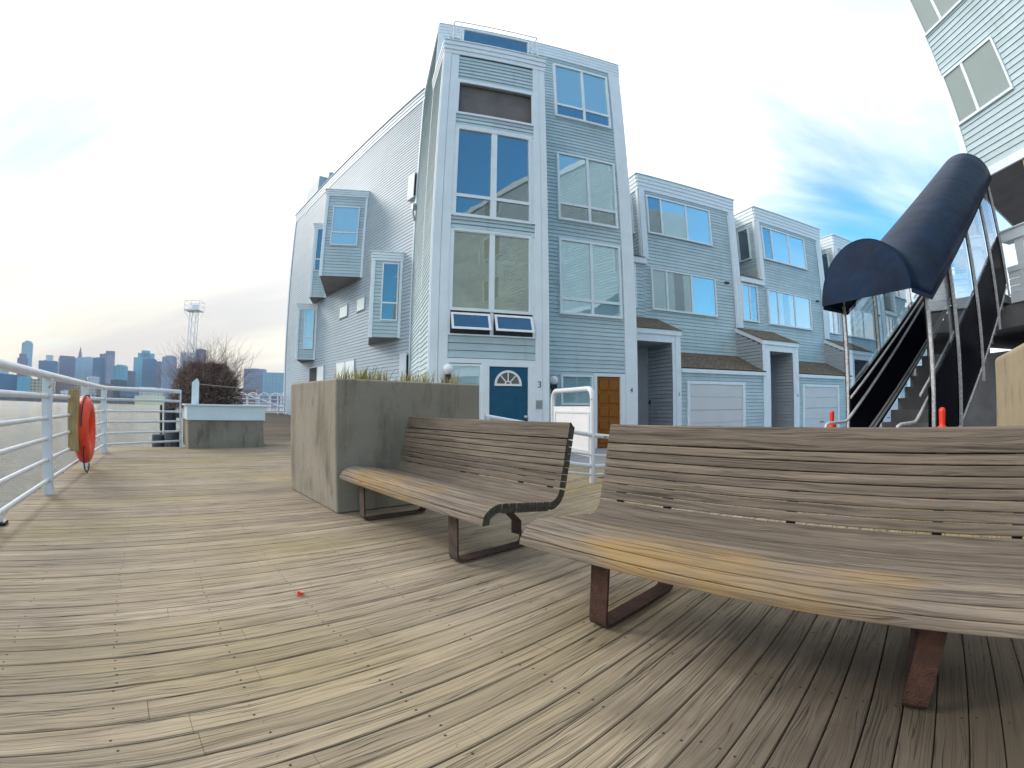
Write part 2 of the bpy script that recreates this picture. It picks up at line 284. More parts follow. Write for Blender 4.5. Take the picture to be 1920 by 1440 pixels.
        nlf = mth(t, 'MULTIPLY', nl.outputs[0], mth(t, 'GREATER_THAN', w2.outputs['Value'], 0.38))
        col = mix(t, nlf, col, (0.035, 0.025, 0.02))
        h = mth(t, 'SUBTRACT', h, mth(t, 'MULTIPLY', nl.outputs[0], 0.8))
    t.links.new(col, p.inputs['Base Color']); p.inputs['Roughness'].default_value = 0.78; p.inputs['Specular IOR Level'].default_value = 0.35
    bp = N(t, "ShaderNodeBump"); bp.inputs['Strength'].default_value = 0.75; bp.inputs['Distance'].default_value = 0.006; t.links.new(h, bp.inputs['Height']); t.links.new(bp.outputs[0], p.inputs['Normal'])
    return m
PITCH = 0.1165
M['deck'] = wood_mat('deck', (0.395, 0.325, 0.235), (0.145, 0.113, 0.078), stain=[(0.55, (0.31, 0.245, 0.09), 0.46, 0.66), (0.8, (0.10, 0.09, 0.08), 0.57, 0.78), (2.2, (0.075, 0.06, 0.05), 0.66, 0.80)], axis=0, pitch=PITCH, nails_and_shade=True, crack=0.8, grain=62.0)
M['deck_far'] = wood_mat('deck_far', (0.27, 0.215, 0.16), (0.14, 0.11, 0.085), axis=0, pitch=PITCH)
M['bench_wood'] = wood_mat('bench_wood', (0.205, 0.165, 0.125), (0.052, 0.040, 0.030), stain=[(1.3, (0.085, 0.065, 0.055), 0.47, 0.70), (0.9, (0.20, 0.125, 0.055), 0.60, 0.78)], axis=1, board_attr=True, grain=48, crack=0.45)
M['bench_seat'] = wood_mat('bench_seat', (0.255, 0.21, 0.160), (0.080, 0.062, 0.046), stain=[(1.5, (0.34, 0.195, 0.03), 0.55, 0.68), (2.3, (0.13, 0.10, 0.085), 0.52, 0.70)], axis=1, board_attr=True, grain=42, crack=0.5)
M['bench_end'] = mat('bench_end', (0.055, 0.048, 0.035), 0.9, noise=(0.5, 1.6), nscale=30, bump=0.5)

# ------------------------------------------------------------------ mesh helpers
class MB:
    def __init__(s): s.v = []; s.f = []; s.m = []; s.r = []; s.sm = []
    def face(s, pts, mi=0, rnd=0.5, smooth=False):
        k = len(s.v); s.v += [tuple(p) for p in pts]; s.f.append(tuple(range(k, k + len(pts)))); s.m.append(mi); s.r.append(rnd); s.sm.append(smooth)
    def mesh(s, verts, faces, mi=0, rnd=0.5, smooth=False):
        k = len(s.v); s.v += [tuple(p) for p in verts]
        for f in faces: s.f.append(tuple(i + k for i in f)); s.m.append(mi); s.r.append(rnd); s.sm.append(smooth)
    def box(s, x0, x1, y0, y1, z0, z1, mi=0, rnd=0.5):
        x0, x1 = min(x0, x1), max(x0, x1); y0, y1 = min(y0, y1), max(y0, y1); z0, z1 = min(z0, z1), max(z0, z1)
        v = [(x0,y0,z0),(x1,y0,z0),(x1,y1,z0),(x0,y1,z0),(x0,y0,z1),(x1,y0,z1),(x1,y1,z1),(x0,y1,z1)]
        s.mesh(v, [(0,3,2,1),(4,5,6,7),(0,1,5,4),(1,2,6,5),(2,3,7,6),(3,0,4,7)], mi, rnd)
    def pbox(s, P, s0, s1, z0, z1, d0, d1, mi=0, rnd=0.5):
        v = [P(a, z, d) for d in (d0, d1) for a, z in ((s0,z0),(s1,z0),(s1,z1),(s0,z1))]
        s.mesh(v, [(0,3,2,1),(4,5,6,7),(0,1,5,4),(1,2,6,5),(2,3,7,6),(3,0,4,7)], mi, rnd)
    def prism(s, poly, z0, z1, mi=0, rnd=0.5, caps=True):
        n = len(poly); zt = z1 if hasattr(z1, '__len__') else [z1]*n
        v = [(x, y, z0) for x, y in poly] + [(x, y, zt[i]) for i, (x, y) in enumerate(poly)]
        f = [(i, (i+1) % n, n + (i+1) % n, n + i) for i in range(n)]
        if caps: f += [tuple(range(n-1, -1, -1)), tuple(range(n, 2*n))]
        s.mesh(v, f, mi, rnd)
    def extrude(s, prof, P0, P1, mi=0, rnd=0.5, cap=None, smooth=False):
        """prof: list of (a, z) closed; P0 / P1 map (a, z) to points at both ends"""
        n = len(prof); v = [P0(a, z) for a, z in prof] + [P1(a, z) for a, z in prof]
        s.mesh(v, [(i, n+i, n+(i+1) % n, (i+1) % n) for i in range(n)], mi, rnd, smooth)
        s.mesh(v, [tuple(range(n)), tuple(range(2*n-1, n-1, -1))], mi if cap is None else cap, rnd)
    def tube(s, pts, r, seg=10, mi=0, caps=True, rnd=0.5, taper=None, closed=False):
        pts = [Vector(p) for p in pts]; n = len(pts); rings = []; up = None
        for i, p in enumerate(pts):
            if closed: d = pts[(i+1) % n] - pts[i-1]
            else: d = pts[min(i+1, n-1)] - pts[max(i-1, 0)]
            d.normalize()
            if up is None:
                up = Vector((0,0,1)) if abs(d.z) < 0.9 else Vector((1,0,0))
            a = d.cross(up).normalized(); b = a.cross(d).normalized(); up = b
            rr = r if taper is None else taper[i]
            rings.append([p + (a*math.cos(2*math.pi*k/seg) + b*math.sin(2*math.pi*k/seg))*rr for k in range(seg)])
        v = [q for rg in rings for q in rg]; f = []
        for i in range(n if closed else n-1):
            j = (i+1) % n
            for k in range(seg): f.append((i*seg+k, i*seg+(k+1) % seg, j*seg+(k+1) % seg, j*seg+k))
        s.mesh(v, f, mi, rnd, True)
        if caps and not closed: s.mesh(rings[0], [tuple(range(seg-1, -1, -1))], mi, rnd); s.mesh(rings[-1], [tuple(range(seg))], mi, rnd)
    def cyl(s, p, r, z0, z1, seg=14, mi=0, r1=None, rnd=0.5):
        r1 = r if r1 is None else r1
        v = [(p[0]+r*math.cos(2*math.pi*k/seg), p[1]+r*math.sin(2*math.pi*k/seg), z0) for k in range(seg)] + [(p[0]+r1*math.cos(2*math.pi*k/seg), p[1]+r1*math.sin(2*math.pi*k/seg), z1) for k in range(seg)]
        s.mesh(v, [(k, (k+1) % seg, seg+(k+1) % seg, seg+k) for k in range(seg)], mi, rnd, True); s.mesh(v, [tuple(range(seg-1,-1,-1)), tuple(range(seg, 2*seg))], mi, rnd)
    def lathe(s, c, prof, seg=16, mi=0, rnd=0.5, axis=None):
        v = []; f = []; n = len(prof)
        for r, z in prof:
            for k in range(seg): v.append((c[0]+r*math.cos(2*math.pi*k/seg), c[1]+r*math.sin(2*math.pi*k/seg), c[2]+z))
        for i in range(n-1):
            for k in range(seg): f.append((i*seg+k, i*seg+(k+1) % seg, (i+1)*seg+(k+1) % seg, (i+1)*seg+k))
        s.mesh(v, f, mi, rnd, True)
        s.mesh(v[:seg], [tuple(range(seg-1,-1,-1))], mi, rnd); s.mesh(v[-seg:], [tuple(range(seg))], mi, rnd)
    def build(s, name, mats, parent=None, bevel=0.0, label=None, cat=None, group=None, kind=None, loc=None, rot=None, seg=2, attr=False):
        me = bpy.data.meshes.new(name); me.from_pydata(s.v, [], s.f)
        if not isinstance(mats, (list, tuple)): mats = [mats]
        for m_ in mats: me.materials.append(m_)
        me.polygons.foreach_set("material_index", s.m); me.polygons.foreach_set("use_smooth", s.sm)
        if attr or len(set(s.r)) > 1:
            at = me.attributes.new("rnd", 'FLOAT', 'FACE'); at.data.foreach_set("value", s.r)
        me.update()
        o = bpy.data.objects.new(name, me); scene.collection.objects.link(o)
        if parent: o.parent = parent
        if bevel:
            bv = o.modifiers.new("bevel", 'BEVEL'); bv.width = bevel; bv.segments = seg; bv.limit_method = 'ANGLE'; bv.angle_limit = R_(40)
        if loc is not None: o.location = loc
        if rot is not None: o.rotation_euler = (0, 0, rot)
        tag(o, label, cat, group, kind); return o
def tag(o, label=None, cat=None, group=None, kind=None):
    for k, v in (('label', label), ('category', cat), ('group', group), ('kind', kind)):
        if v: o[k] = v
    return o
def thing(name, loc, rot, label, cat, group=None):
    o = bpy.data.objects.new(name, None); scene.collection.objects.link(o); o.location = loc; o.rotation_euler = (0, 0, rot); o.empty_display_size = 0.2
    return tag(o, label, cat, group)
def copy_thing(root, loc, label):
    new = root.copy(); scene.collection.objects.link(new); new.location = loc; new['label'] = label
    def rec(a, b):
        for ch in [c for c in scene.collection.objects if c.parent == a]:
            n = ch.copy(); scene.collection.objects.link(n); n.parent = b; rec(ch, n)
    rec(root, new); return new
def plane_fn(o, d, n):
    """maps (s along, z, distance out) to a point; o, d, n in plan"""
    return lambda s, z, k=0.0: (o[0] + d[0]*s + n[0]*k, o[1] + d[1]*s + n[1]*k, z)
def text_mesh(txt, size, P, s, z, off, parent, name, m, depth=0.006):
    cu = bpy.data.curves.new(name, 'FONT'); cu.body = txt; cu.size = size; cu.align_x = 'CENTER'; cu.align_y = 'CENTER'; cu.extrude = depth
    tmp = bpy.data.objects.new("tmp", cu); scene.collection.objects.link(tmp); dg = bpy.context.evaluated_depsgraph_get(); dg.update()
    me = bpy.data.meshes.new_from_object(tmp.evaluated_get(dg)); bpy.data.objects.remove(tmp)
    p0 = Vector(P(s, z, off)); dx = (Vector(P(s+1, z, off)) - p0); nn = (Vector(P(s, z, off+1)) - p0)
    mt = Matrix(((dx.x, 0, nn.x, p0.x), (dx.y, 0, nn.y, p0.y), (0, 1, 0, p0.z), (0, 0, 0, 1)))
    me.transform(mt); me.materials.clear(); me.materials.append(m)
    o = bpy.data.objects.new(name, me); scene.collection.objects.link(o); o.parent = parent; return o

UA = R_(18.07)          # facade grid: u axis
AA = R_(42.9)           # boardwalk grid: a axis
def UV(u, v, z=0.0): return Vector((0.9506*u - 0.3103*v, 0.3103*u + 0.9506*v, z))
def AB(a, b, z=0.0): return Vector((0.7325*a - 0.6807*b, 0.6807*a + 0.7325*b, z))
def AZ(az, d, z=0.0): return Vector((math.sin(R_(az))*d, math.cos(R_(az))*d, z))

def clap(mb, P, s0, s1, z0, z1, e=0.11, t=0.017, mi=0, zfun=None):
    """clapboards as real overlapping boards"""
    n = max(1, round((z1 - z0)/e)); e = (z1 - z0)/n
    for i in range(n):
        a = z0 + i*e; b = a + e; r = random.random()
        if zfun:   # clip right/left end along a line: returns (s0, s1) at height
            q0, q1 = zfun(a); 
            if q1 - q0 < 0.02: continue
        else: q0, q1 = s0, s1
        g = a + (0.014 if 0.12 < e < 0.14 else 0.009)
        if not zfun and s1 - s0 > 2.5:   # butt joints between board lengths
            cuts = [s0]; c_ = s0 + random.uniform(0.8, 3.6)
            while c_ < s1 - 0.6: cuts.append(c_); c_ += random.uniform(2.2, 4.2)
            cuts.append(s1)
        else: cuts = [q0, q1]
        for q0, q1 in zip(cuts[:-1], cuts[1:]):
            r = random.random(); j0 = 0.002 if q0 > s0 else 0.0
            mb.face([P(q0+j0, g, t), P(q1, g, t), P(q1, b, 0.004), P(q0+j0, b, 0.004)], mi, r)
        q0, q1 = cuts[0], cuts[-1]
        mb.face([P(q0, g, -0.03), P(q1, g, -0.03), P(q1, g, t), P(q0, g, t)], mi, r)
        mb.face([P(q0, b, 0.004), P(q1, b, 0.004), P(q1, b, -0.03), P(q0, b, -0.03)], mi, r)
        mb.face([P(q0, g, 0), P(q0, g, t), P(q0, b, 0.003)], mi, r); mb.face([P(q1, g, t), P(q1, g, 0), P(q1, b, 0.003)], mi, r)

def window(parent, P, s0, s1, z0, z1, cols=(), rows=(), fw=0.06, back='interior', blinds=None, off=0.0, name="window", trim='trim', mw=0.075, depth=0.07, glassm='glass'):
    """frame + dark backing as one mesh (part); panes and blinds as sub-parts. cols / rows: mullion centres"""
    mb = MB(); o = off
    mb.pbox(P, s0-fw, s0, z0-fw, z1+fw, o, o+depth+0.02); mb.pbox(P, s1, s1+fw, z0-fw, z1+fw, o, o+depth+0.02)
    mb.pbox(P, s0, s1, z1, z1+fw, o, o+depth+0.018); mb.pbox(P, s0, s1, z0-fw, z0, o, o+depth+0.026)
    for c in cols: mb.pbox(P, c-mw/2, c+mw/2, z0, z1, o+0.01, o+depth+0.010)
    xs = [s0] + sorted(cols) + [s1]; zs = [z0] + sorted(rows) + [z1]
    for r in rows:
        for i in range(len(xs)-1):
            a = xs[i] + (mw/2 if i else 0); b = xs[i+1] - (mw/2 if i < len(xs)-2 else 0)
            mb.pbox(P, a, b, r-0.035, r+0.035, o+0.01, o+depth+0.006)
    mb.face([P(s0, z0, o+0.022), P(s1, z0, o+0.022), P(s1, z1, o+0.022), P(s0, z1, o+0.022)], 1)
    wo_ = mb.build(name, [M[trim], M[back]], parent)
    for i in range(len(xs)-1):
        for j in range(len(zs)-1):
            a = xs[i] + (mw/2 if i else 0); b = xs[i+1] - (mw/2 if i < len(xs)-2 else 0)
            c = zs[j] + (0.035 if j else 0); d = zs[j+1] - (0.035 if j < len(zs)-2 else 0)
            g = MB(); g.pbox(P, a, b, c, d, o+depth-0.030, o+depth-0.024); g.build("pane", M[glassm], wo_)
            kind = (blinds or {}).get((i, j)) or (blinds or {}).get(i if not rows else None)
            if kind:
                q = MB(); k0 = o+0.030
                if kind == 'slats':
                    n = int((d-c)/0.05)
                    for k in range(n):
                        zb = c + k*(d-c)/n; q.face([P(a, zb, k0), P(b, zb, k0), P(b, zb+0.046, k0+0.008), P(a, zb+0.046, k0+0.008)])
                    q.build("blind", M['blind'], wo_)
                elif kind in ('shade', 'shade_g'):
                    q.pbox(P, a, b, c, d, k0-0.002, k0+0.002); q.build("blind", M['shade_green' if kind == 'shade_g' else 'blind'], wo_)
                elif kind.startswith('curtain'):
                    fr = 1.0 if kind == 'curtain' else 0.42
                    segs = [(a, a+(b-a)*fr)] if kind != 'curtain2' else [(a, a+(b-a)*0.3), (b-(b-a)*0.3, b)]
                    for (e0, e1) in segs:
                        n = max(6, int((e1-e0)/0.035)); pts = [(e0+(e1-e0)*k/n, k0 + 0.006*math.sin(k*1.9) ) for k in range(n+1)]
                        for k in range(n): q.face([P(pts[k][0], c, pts[k][1]), P(pts[k+1][0], c, pts[k+1][1]), P(pts[k+1][0], d, pts[k+1][1]), P(pts[k][0], d, pts[k][1])], smooth=True)
                    q.build("curtain", M['curtain'], wo_)
    return wo_

# ================================================================== SETTING
# ---- water
mw_ = bpy.data.materials.new('water'); mw_.use_nodes = True; t = mw_.node_tree; p = t.nodes['Principled BSDF']
p.inputs['Base Color'].default_value = (0.26, 0.24, 0.18, 1); p.inputs['Roughness'].default_value = 0.12; p.inputs['IOR'].default_value = 1.33
tc = N(t, "ShaderNodeTexCoord"); mp = N(t, "ShaderNodeMapping"); mp.inputs['Rotation'].default_value = (0, 0, R_(40)); mp.inputs['Scale'].default_value = (0.5, 1.6, 1); t.links.new(tc.outputs['Object'], mp.inputs[0])
na = N(t, "ShaderNodeTexNoise"); na.inputs['Scale'].default_value = 1.5; na.inputs['Detail'].default_value = 6; na.inputs['Roughness'].default_value = 0.6; t.links.new(mp.outputs[0], na.inputs['Vector'])
bp = N(t, "ShaderNodeBump"); bp.inputs['Strength'].default_value = 1.0; bp.inputs['Distance'].default_value = 0.7; t.links.new(na.outputs[0], bp.inputs['Height']); t.links.new(bp.outputs[0], p.inputs['Normal'])
mb = MB(); mb.face([(-4500, -4500, -2.6), (4500, -4500, -2.6), (4500, 4500, -2.6), (-4500, 4500, -2.6)]); mb.build("water", mw_, kind='structure')

# ---- boardwalk: boards along a, each its own row
mb = MB(); b = -5.0; k = 0
def rail_a(b):   # the water-side edge of the deck
    return -1.50 + (b - 3.0)*0.032
row0 = math.floor(-5.0/PITCH)
for i in range(row0, int(11.70/PITCH)):
    y0 = i*PITCH + 0.0024; y1 = (i+1)*PITCH - 0.0024; yc = 0.5*(y0+y1)
    a0 = rail_a(yc) + random.uniform(-0.012, 0.012); a1 = 5.3 if yc < 4 else 6.40
    xs = [a0]; j = a0 + random.uniform(1.4, 3.2)
    while j < a1 - 0.5: xs.append(j); j += random.choice((2.35, 2.82, 3.29))
    xs.append(a1)
    for q in range(len(xs)-1):
        dz = random.uniform(-0.0018, 0.0018); c = 0.004
        x0, x1 = xs[q] + 0.0007, xs[q+1] - 0.0007
        prof = [(y0, -0.035), (y1, -0.035), (y1, -c), (y1-c, 0), (y0+c, 0), (y0, -c)]
        mb.extrude([(p_[0], p_[1]+dz) for p_ in prof], lambda a_, z_: (x0, a_, z_), lambda a_, z_: (x1, a_, z_))
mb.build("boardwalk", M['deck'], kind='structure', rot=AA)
mb = MB()      # joists and fascia under the boards
for i in range(0, 17): mb.box(-1.45 + i*0.47, -1.41 + i*0.47, -5, 11.6, -0.22, -0.0385)
mb.prism([(-1.62, -5), (-1.5, -5), (-1.18, 11.68), (-1.30, 11.68)], -0.34, -0.05); mb.box(-1.17, 6.3, 11.60, 11.70, -0.34, -0.045)
mb.box(-1.3, 6.3, -5, 11.5, -0.36, -0.30)
mb.build("boardwalk_joists", M['pile'], kind='structure', rot=AA)
# far boardwalk rising gently beside the long wall
mb = MB()
for i in range(105):
    y0 = 11.70 + i*PITCH; y1 = y0 + PITCH - 0.006; z = 0.0 + max(0, (i*PITCH-1.0))*0.052
    mb.box(2.72 if y0 > 11.05 else 2.7, 6.46, y0, y1, z-0.12, z)
mb.build("boardwalk_ramp", M['deck_far'], kind='structure', rot=AA)
mb = MB(); mb.box(2.9, 6.3, 11.8, 23.8, -0.6, -0.13); mb.box(2.9, 3.2, 23, 23.4, -3.2, -0.5); mb.box(5.9, 6.2, 23, 23.4, -3.2, -0.5)
mb.build("ramp_foundation", M['pile'], kind='structure', rot=AA)
# driveway in front of the houses
mb = MB()
pts = [AB(5.31, -5), AB(40, -5), UV(60, 30), UV(-2, 40), AB(8.5, 24), AB(6.5, 24), AB(6.45, 11.7), AB(6.41, 4.0), AB(5.31, 4.0)]
mb.face([(p_.x, p_.y, -0.06) for p_ in pts]); mb.face([(p_.x, p_.y, -3.2) for p_ in reversed(pts)])
for i in range(len(pts)):
    p_, q_ = pts[i], pts[(i+1) % len(pts)]; mb.face([(p_.x, p_.y, -3.2), (q_.x, q_.y, -3.2), (q_.x, q_.y, -0.06), (p_.x, p_.y, -0.06)])
mb.build("driveway", M['asphalt'], kind='structure')

# ================================================================== CORNER TOWNHOUSE (numbers 3 and 4)
U0, V0 = 4.0, 9.0
def LU(u, v): return (u - U0, v - V0)
house = thing("corner_townhouse", UV(U0, V0, -0.06), UA, "tall grey clapboard corner townhouse with projecting window tower and teal door number 3", "townhouse")
def FP(v):   # plane facing the camera at depth v; s = u
    return lambda s, z, k=0.0: (s - U0, v - V0 - k, z)
def SP(u, sign=-1):  # plane of constant u; s = v ; faces -u
    return lambda s, z, k=0.0: (u - U0 + sign*k, s - V0, z)
PT = FP(9.0); PM = FP(10.6)
Z0 = 0.0
# tower front bands
mb = MB()
for (z0, z1) in ((8.56, 9.30), (7.24, 7.54), (4.72, 5.00), (2.02, 2.47)):
    clap(mb, PT, 1.60, 3.44, z0, z1, 0.135 if z0 < 4 else 0.112, 0.022)
clap(mb, SP(1.25), 9.02, 10.60, 0.05, 9.32, 0.105)
mb.box(*[c - U0 for c in (3.72, 3.735)], 0.02, 1.6, 0, 9.3)
mb.build("tower_wall", M['siding'], house)
mb = MB()  # solid core behind the bands, with the open loggia left out
for (z0, z1) in ((8.46, 9.70), (0.0, 7.60)): mb.box(1.27-U0, 3.72-U0, 0.03, 1.6, z0, z1)
mb.box(1.27-U0, 1.60-U0, 0.03, 1.6, 7.6, 8.46); mb.box(3.44-U0, 3.72-U0, 0.03, 1.6, 7.6, 8.46)
mb.build("tower_core", M['siding_dark'], house)
mb = MB(); mb.box(1.60-U0, 3.44-U0, 0.10, 0.12, 7.6, 8.46); mb.box(1.60-U0, 3.44-U0, 0.05, 1.35, 8.450, 8.457); mb.box(1.60-U0, 3.44-U0, 0.05, 1.35, 7.602, 7.61)
mb.build("loggia", M['loggia'], house)
mb = MB()  # tower trim
def colm(mb, s0, s1, z0, z1, P, d=0.05):
    sp = s0 + (s1-s0)*0.46; mb.pbox(P, s0, sp, z0, z1, 0.0, d); mb.pbox(P, sp+0.006, s1, z0, z1, 0.0, d-0.012)
colm(mb, 1.235, 1.60, 0, 9.32, PT); colm(mb, 3.44, 3.745, 0, 9.32, PT)
for i in range(3): mb.pbox(PT, 1.22 - 0.012*i, 3.76 + 0.012*i, 9.32 + 0.13*i, 9.445 + 0.13*i, 0.03, 0.055 + 0.02*i)
for i in range(3): mb.pbox(SP(1.25), 8.96, 10.6, 9.32 + 0.13*i, 9.445 + 0.13*i, -0.02, 0.03 + 0.02*i)
mb.pbox(PT, 1.19, 3.79, 9.71, 9.745, -1.6, 0.12)
for (z0, z1) in ((8.46, 8.555), (7.545, 7.60), (7.19, 7.235), (4.685, 4.715), (5.0, 5.02), (1.92, 2.015)): mb.pbox(PT, 1.60, 3.44, z0, z1, 0.0, 0.045)
for (q0_, q1_, z0, z1) in ((1.60, 1.632, 5.0, 7.2), (3.366, 3.44, 5.0, 7.2), (1.60, 1.617, 2.97, 4.7), (3.358, 3.44, 2.97, 4.7)): mb.pbox(PT, q0_, q1_, z0, z1, -0.02, 0.03)
mb.pbox(PT, 1.60, 3.44, 7.13, 7.24, -0.02, 0.02); mb.pbox(PT, 1.60, 3.44, 4.64, 4.72, -0.02, 0.02)
mb.pbox(PT, 1.60, 1.645, 7.60, 8.46, 0.0, 0.044); mb.pbox(PT, 3.395, 3.44, 7.60, 8.46, 0.0, 0.044)
mb.pbox(SP(1.25), 9.0, 9.06, 0, 9.3, 0.0, 0.035)
mb.build("tower_trim", M['trim'], house, bevel=0.004)
window(house, PT, 1.69, 3.31, 5.05, 7.135, cols=(2.50,), rows=(5.48,), off=-0.045, mw=0.13)
window(house, PT, 1.675, 3.30, 3.03, 4.655, cols=(2.49,), off=-0.045, mw=0.11, back='interior_tan', name="window")
mb = MB()
for (x0, x1, z0, z1, k_) in ((2.62, 2.74, 3.05, 4.05, -0.010), (2.60, 3.00, 4.02, 4.10, -0.008), (2.62, 2.95, 3.90, 3.96, -0.009), (2.58, 3.26, 3.72, 3.735, -0.006), (2.20, 2.235, 3.95, 4.3, -0.008), (2.32, 2.345, 3.98, 4.3, -0.008)):
    mb.pbox(PT, x0, x1, z0, z1, k_-0.006, k_)
mb.build("interior_shelf", M['interior_pale'], house)
# interior cornice glimpsed in that window and its two tilted awning sashes
for (a, b_) in ((1.65, 2.45), (2.545, 3.36)):
    mb = MB(); zt, zb, o0, o1 = 2.93, 2.575, 0.02, 0.17; fwd = 0.045
    def Q(s, q, k=0.0): return PT(s, zt + (zb - zt)*q, o0 + (o1-o0)*q + k)
    for (s0, s1, q0, q1) in ((a, b_, 0, 0.13), (a, b_, 0.87, 1), (a, a+fwd, 0.13, 0.87), (b_-fwd, b_, 0.13, 0.87)):
        v = [Q(s, q, k) for k in (0, 0.03) for s, q in ((s0, q0), (s1, q0), (s1, q1), (s0, q1))]
        mb.mesh(v, [(0,3,2,1),(4,5,6,7),(0,1,5,4),(1,2,6,5),(2,3,7,6),(3,0,4,7)])
    sash = mb.build("awning_sash", M['white'], house)
    g = MB(); g.mesh([Q(s, q, k) for k in (0.012, 0.018) for s, q in ((a+fwd, .13), (b_-fwd, .13), (b_-fwd, .87), (a+fwd, .87))], [(0,3,2,1),(4,5,6,7),(0,1,5,4),(1,2,6,5),(2,3,7,6),(3,0,4,7)]); g.build("pane", M['glass'], sash)
mb = MB(); mb.pbox(PT, 1.62, 3.42, 2.50, 2.97, -0.02, 0.0, 1); mb.pbox(PT, 1.60, 3.44, 2.472, 2.50, 0.0, 0.05); mb.pbox(PT, 1.60, 1.64, 2.5, 2.97, 0, 0.03); mb.pbox(PT, 3.38, 3.44, 2.5, 2.97, 0, 0.03); mb.pbox(PT, 2.46, 2.53, 2.5, 2.97, 0, 0.03)
mb.build("awning_frame", [M['trim'], M['interior']], house)
# door 3 with its fanlight
mb = MB(); mb.pbox(PT, 2.45, 3.265, 0.02, 1.868, -0.02, 0.03)
d3 = mb.build("door", M['door_blue'], house, bevel=0.004); d3['label'] = "dark teal blue front door with a half round fanlight"
mb = MB(); c0, zc, ro = 2.843, 1.515, 0.285; n = 20
def ring(mb, r0, r1, a0, a1, k0, k1, n=20):
    for i in range(n):
        t0 = a0 + (a1-a0)*i/n; t1 = a0 + (a1-a0)*(i+1)/n
        v = [PT(c0 + r*math.cos(tt), zc + r*math.sin(tt), k) for k in (k0, k1) for r, tt in ((r0, t0), (r1, t0), (r1, t1), (r0, t1))]
        mb.mesh(v, [(0,3,2,1),(4,5,6,7),(0,1,5,4),(1,2,6,5),(2,3,7,6),(3,0,4,7)])
ring(mb, ro-0.045, ro, 0, math.pi, 0.03, 0.055); ring(mb, 0.05, 0.075, 0, math.pi, 0.03, 0.05, 10); mb.pbox(PT, c0-ro, c0+ro, zc-0.03, zc+0.012, 0.03, 0.056)
for an in (48, 90, 132):
    ca, sa = math.cos(R_(an)), math.sin(R_(an)); w_ = 0.011
    v = [PT(c0 + ca*r + sa*q, zc + sa*r - ca*q, k) for k in (0.03, 0.05) for r, q in ((0.07, -w_), (ro-0.04, -w_), (ro-0.04, w_), (0.07, w_))]
    mb.mesh(v, [(0,3,2,1),(4,5,6,7),(0,1,5,4),(1,2,6,5),(2,3,7,6),(3,0,4,7)])
fan = mb.build("fanlight", M['white'], d3)
g = MB(); g.face([PT(c0 + (ro-0.03)*math.cos(math.pi*i/16), zc + (ro-0.03)*math.sin(math.pi*i/16), 0.034) for i in range(17)]); g.build("fanlight_glass", M['loggia'], d3)
mb = MB(); mb.tube([PT(3.215, 0.86, 0.03), PT(3.215, 0.86, 0.055), PT(3.215, 0.86, 0.062), PT(3.215, 0.86, 0.09), PT(3.215, 0.86, 0.10)], 0.02, 12, taper=[0.03, 0.03, 0.012, 0.032, 0.015]); mb.build("door_knob", M['chrome'], d3)
mb = MB(); mb.pbox(PT, 2.29, 2.445, 0, 1.92, 0.0, 0.06); mb.pbox(PT, 3.27, 3.44, 0, 1.92, 0.0, 0.058); mb.pbox(PT, 2.445, 3.27, 1.87, 1.92, 0, 0.056); mb.pbox(PT, 1.60, 1.64, 0, 1.92, 0, 0.04)
mb.pbox(PT, 2.40, 3.31, -0.02, 0.02, 0.03, 0.12)
mb.build("door_frame", M['trim'], house, bevel=0.004)
window(house, PT, 1.69, 2.25, 0.25, 1.86, off=-0.045, fw=0.045, name="sidelight", blinds={0: 'shade'})
def lamp(P, s, z):
    mb = MB(); mb.pbox(P, s-0.03, s+0.03, z-0.36, z-0.17, 0.0, 0.05); mb.pbox(P, s-0.055, s+0.055, z-0.20, z-0.105, 0.0, 0.20)
    c = P(s, z, 0.13)
    l = mb.build("wall_lamp", M['black'], house, bevel=0.006)
    g = MB(); prof = [(0.045, -0.11)] + [(0.10*math.cos(R_(q)), 0.10*math.sin(R_(q))) for q in range(-60, 90, 15)] + [(0.005, 0.10)]
    g.lathe(c, prof, 18); g.build("lamp_globe", M['globe'], l)
lamp(PT, 1.60, 1.79); lamp(PM, 4.50, 1.72)
text_mesh("3", 0.19, PT, 3.52, 1.52, 0.052, house, "house_number", M['numeral'])
mb = MB(); mb.pbox(PT, 3.435, 3.575, 1.03, 1.20, 0.05, 0.075); ib = mb.build("mail_slot_plate", M['steel_box'], house, bevel=0.006)
# main front
mb = MB(); clap(mb, PM, 3.75, 6.62, 1.95, 11.44, 0.105); clap(mb, PM, 3.75, 5.68, 1.0, 1.95, 0.105); clap(mb, PM, 3.75, 4.69, 0.0, 1.0, 0.105)
clap(mb, PM, 1.58, 3.75, 9.72, 11.3, 0.105)
clap(mb, SP(1.255), 10.62, 12.71, 0.0, 11.2, 0.105)
mb.build("main_wall", M['siding'], house)
PLo = LU(1.255, 12.713); PLd = (-0.4198, 0.9075); PLn = (-0.9075, -0.4198)
PL = plane_fn(PLo, PLd, PLn)
LEN = 12.75
e = PL(LEN, 0)
mb = MB()  # core volumes
mb.prism([LU(1.27, 10.63), LU(6.94, 10.63), LU(6.94, 24.0), LU(2.0, 24.5), (e[0]+0.02, e[1]-0.02), (PLo[0]+0.02, PLo[1])], 0, 11.0)
mb.prism([LU(1.27, 10.63), LU(6.94, 10.63), LU(6.94, 12.9), LU(1.27, 12.9)], 11.0, [11.9, 11.9, 11.10, 11.10])
mb.build("main_core", M['siding_dark'], house)
mb = MB()
for i in range(4):   # sloping side of the roof and front cornice boards
    for (q0_, q1_) in ((1.23, 1.91), (3.94, 7.0)): mb.pbox(PM, q0_, q1_, 11.44 + 0.115*i, 11.55 + 0.115*i, 0.0, 0.05 + 0.008*i)
mb.pbox(PM, 1.91, 3.94, 11.86, 11.90, 0.0, 0.07)
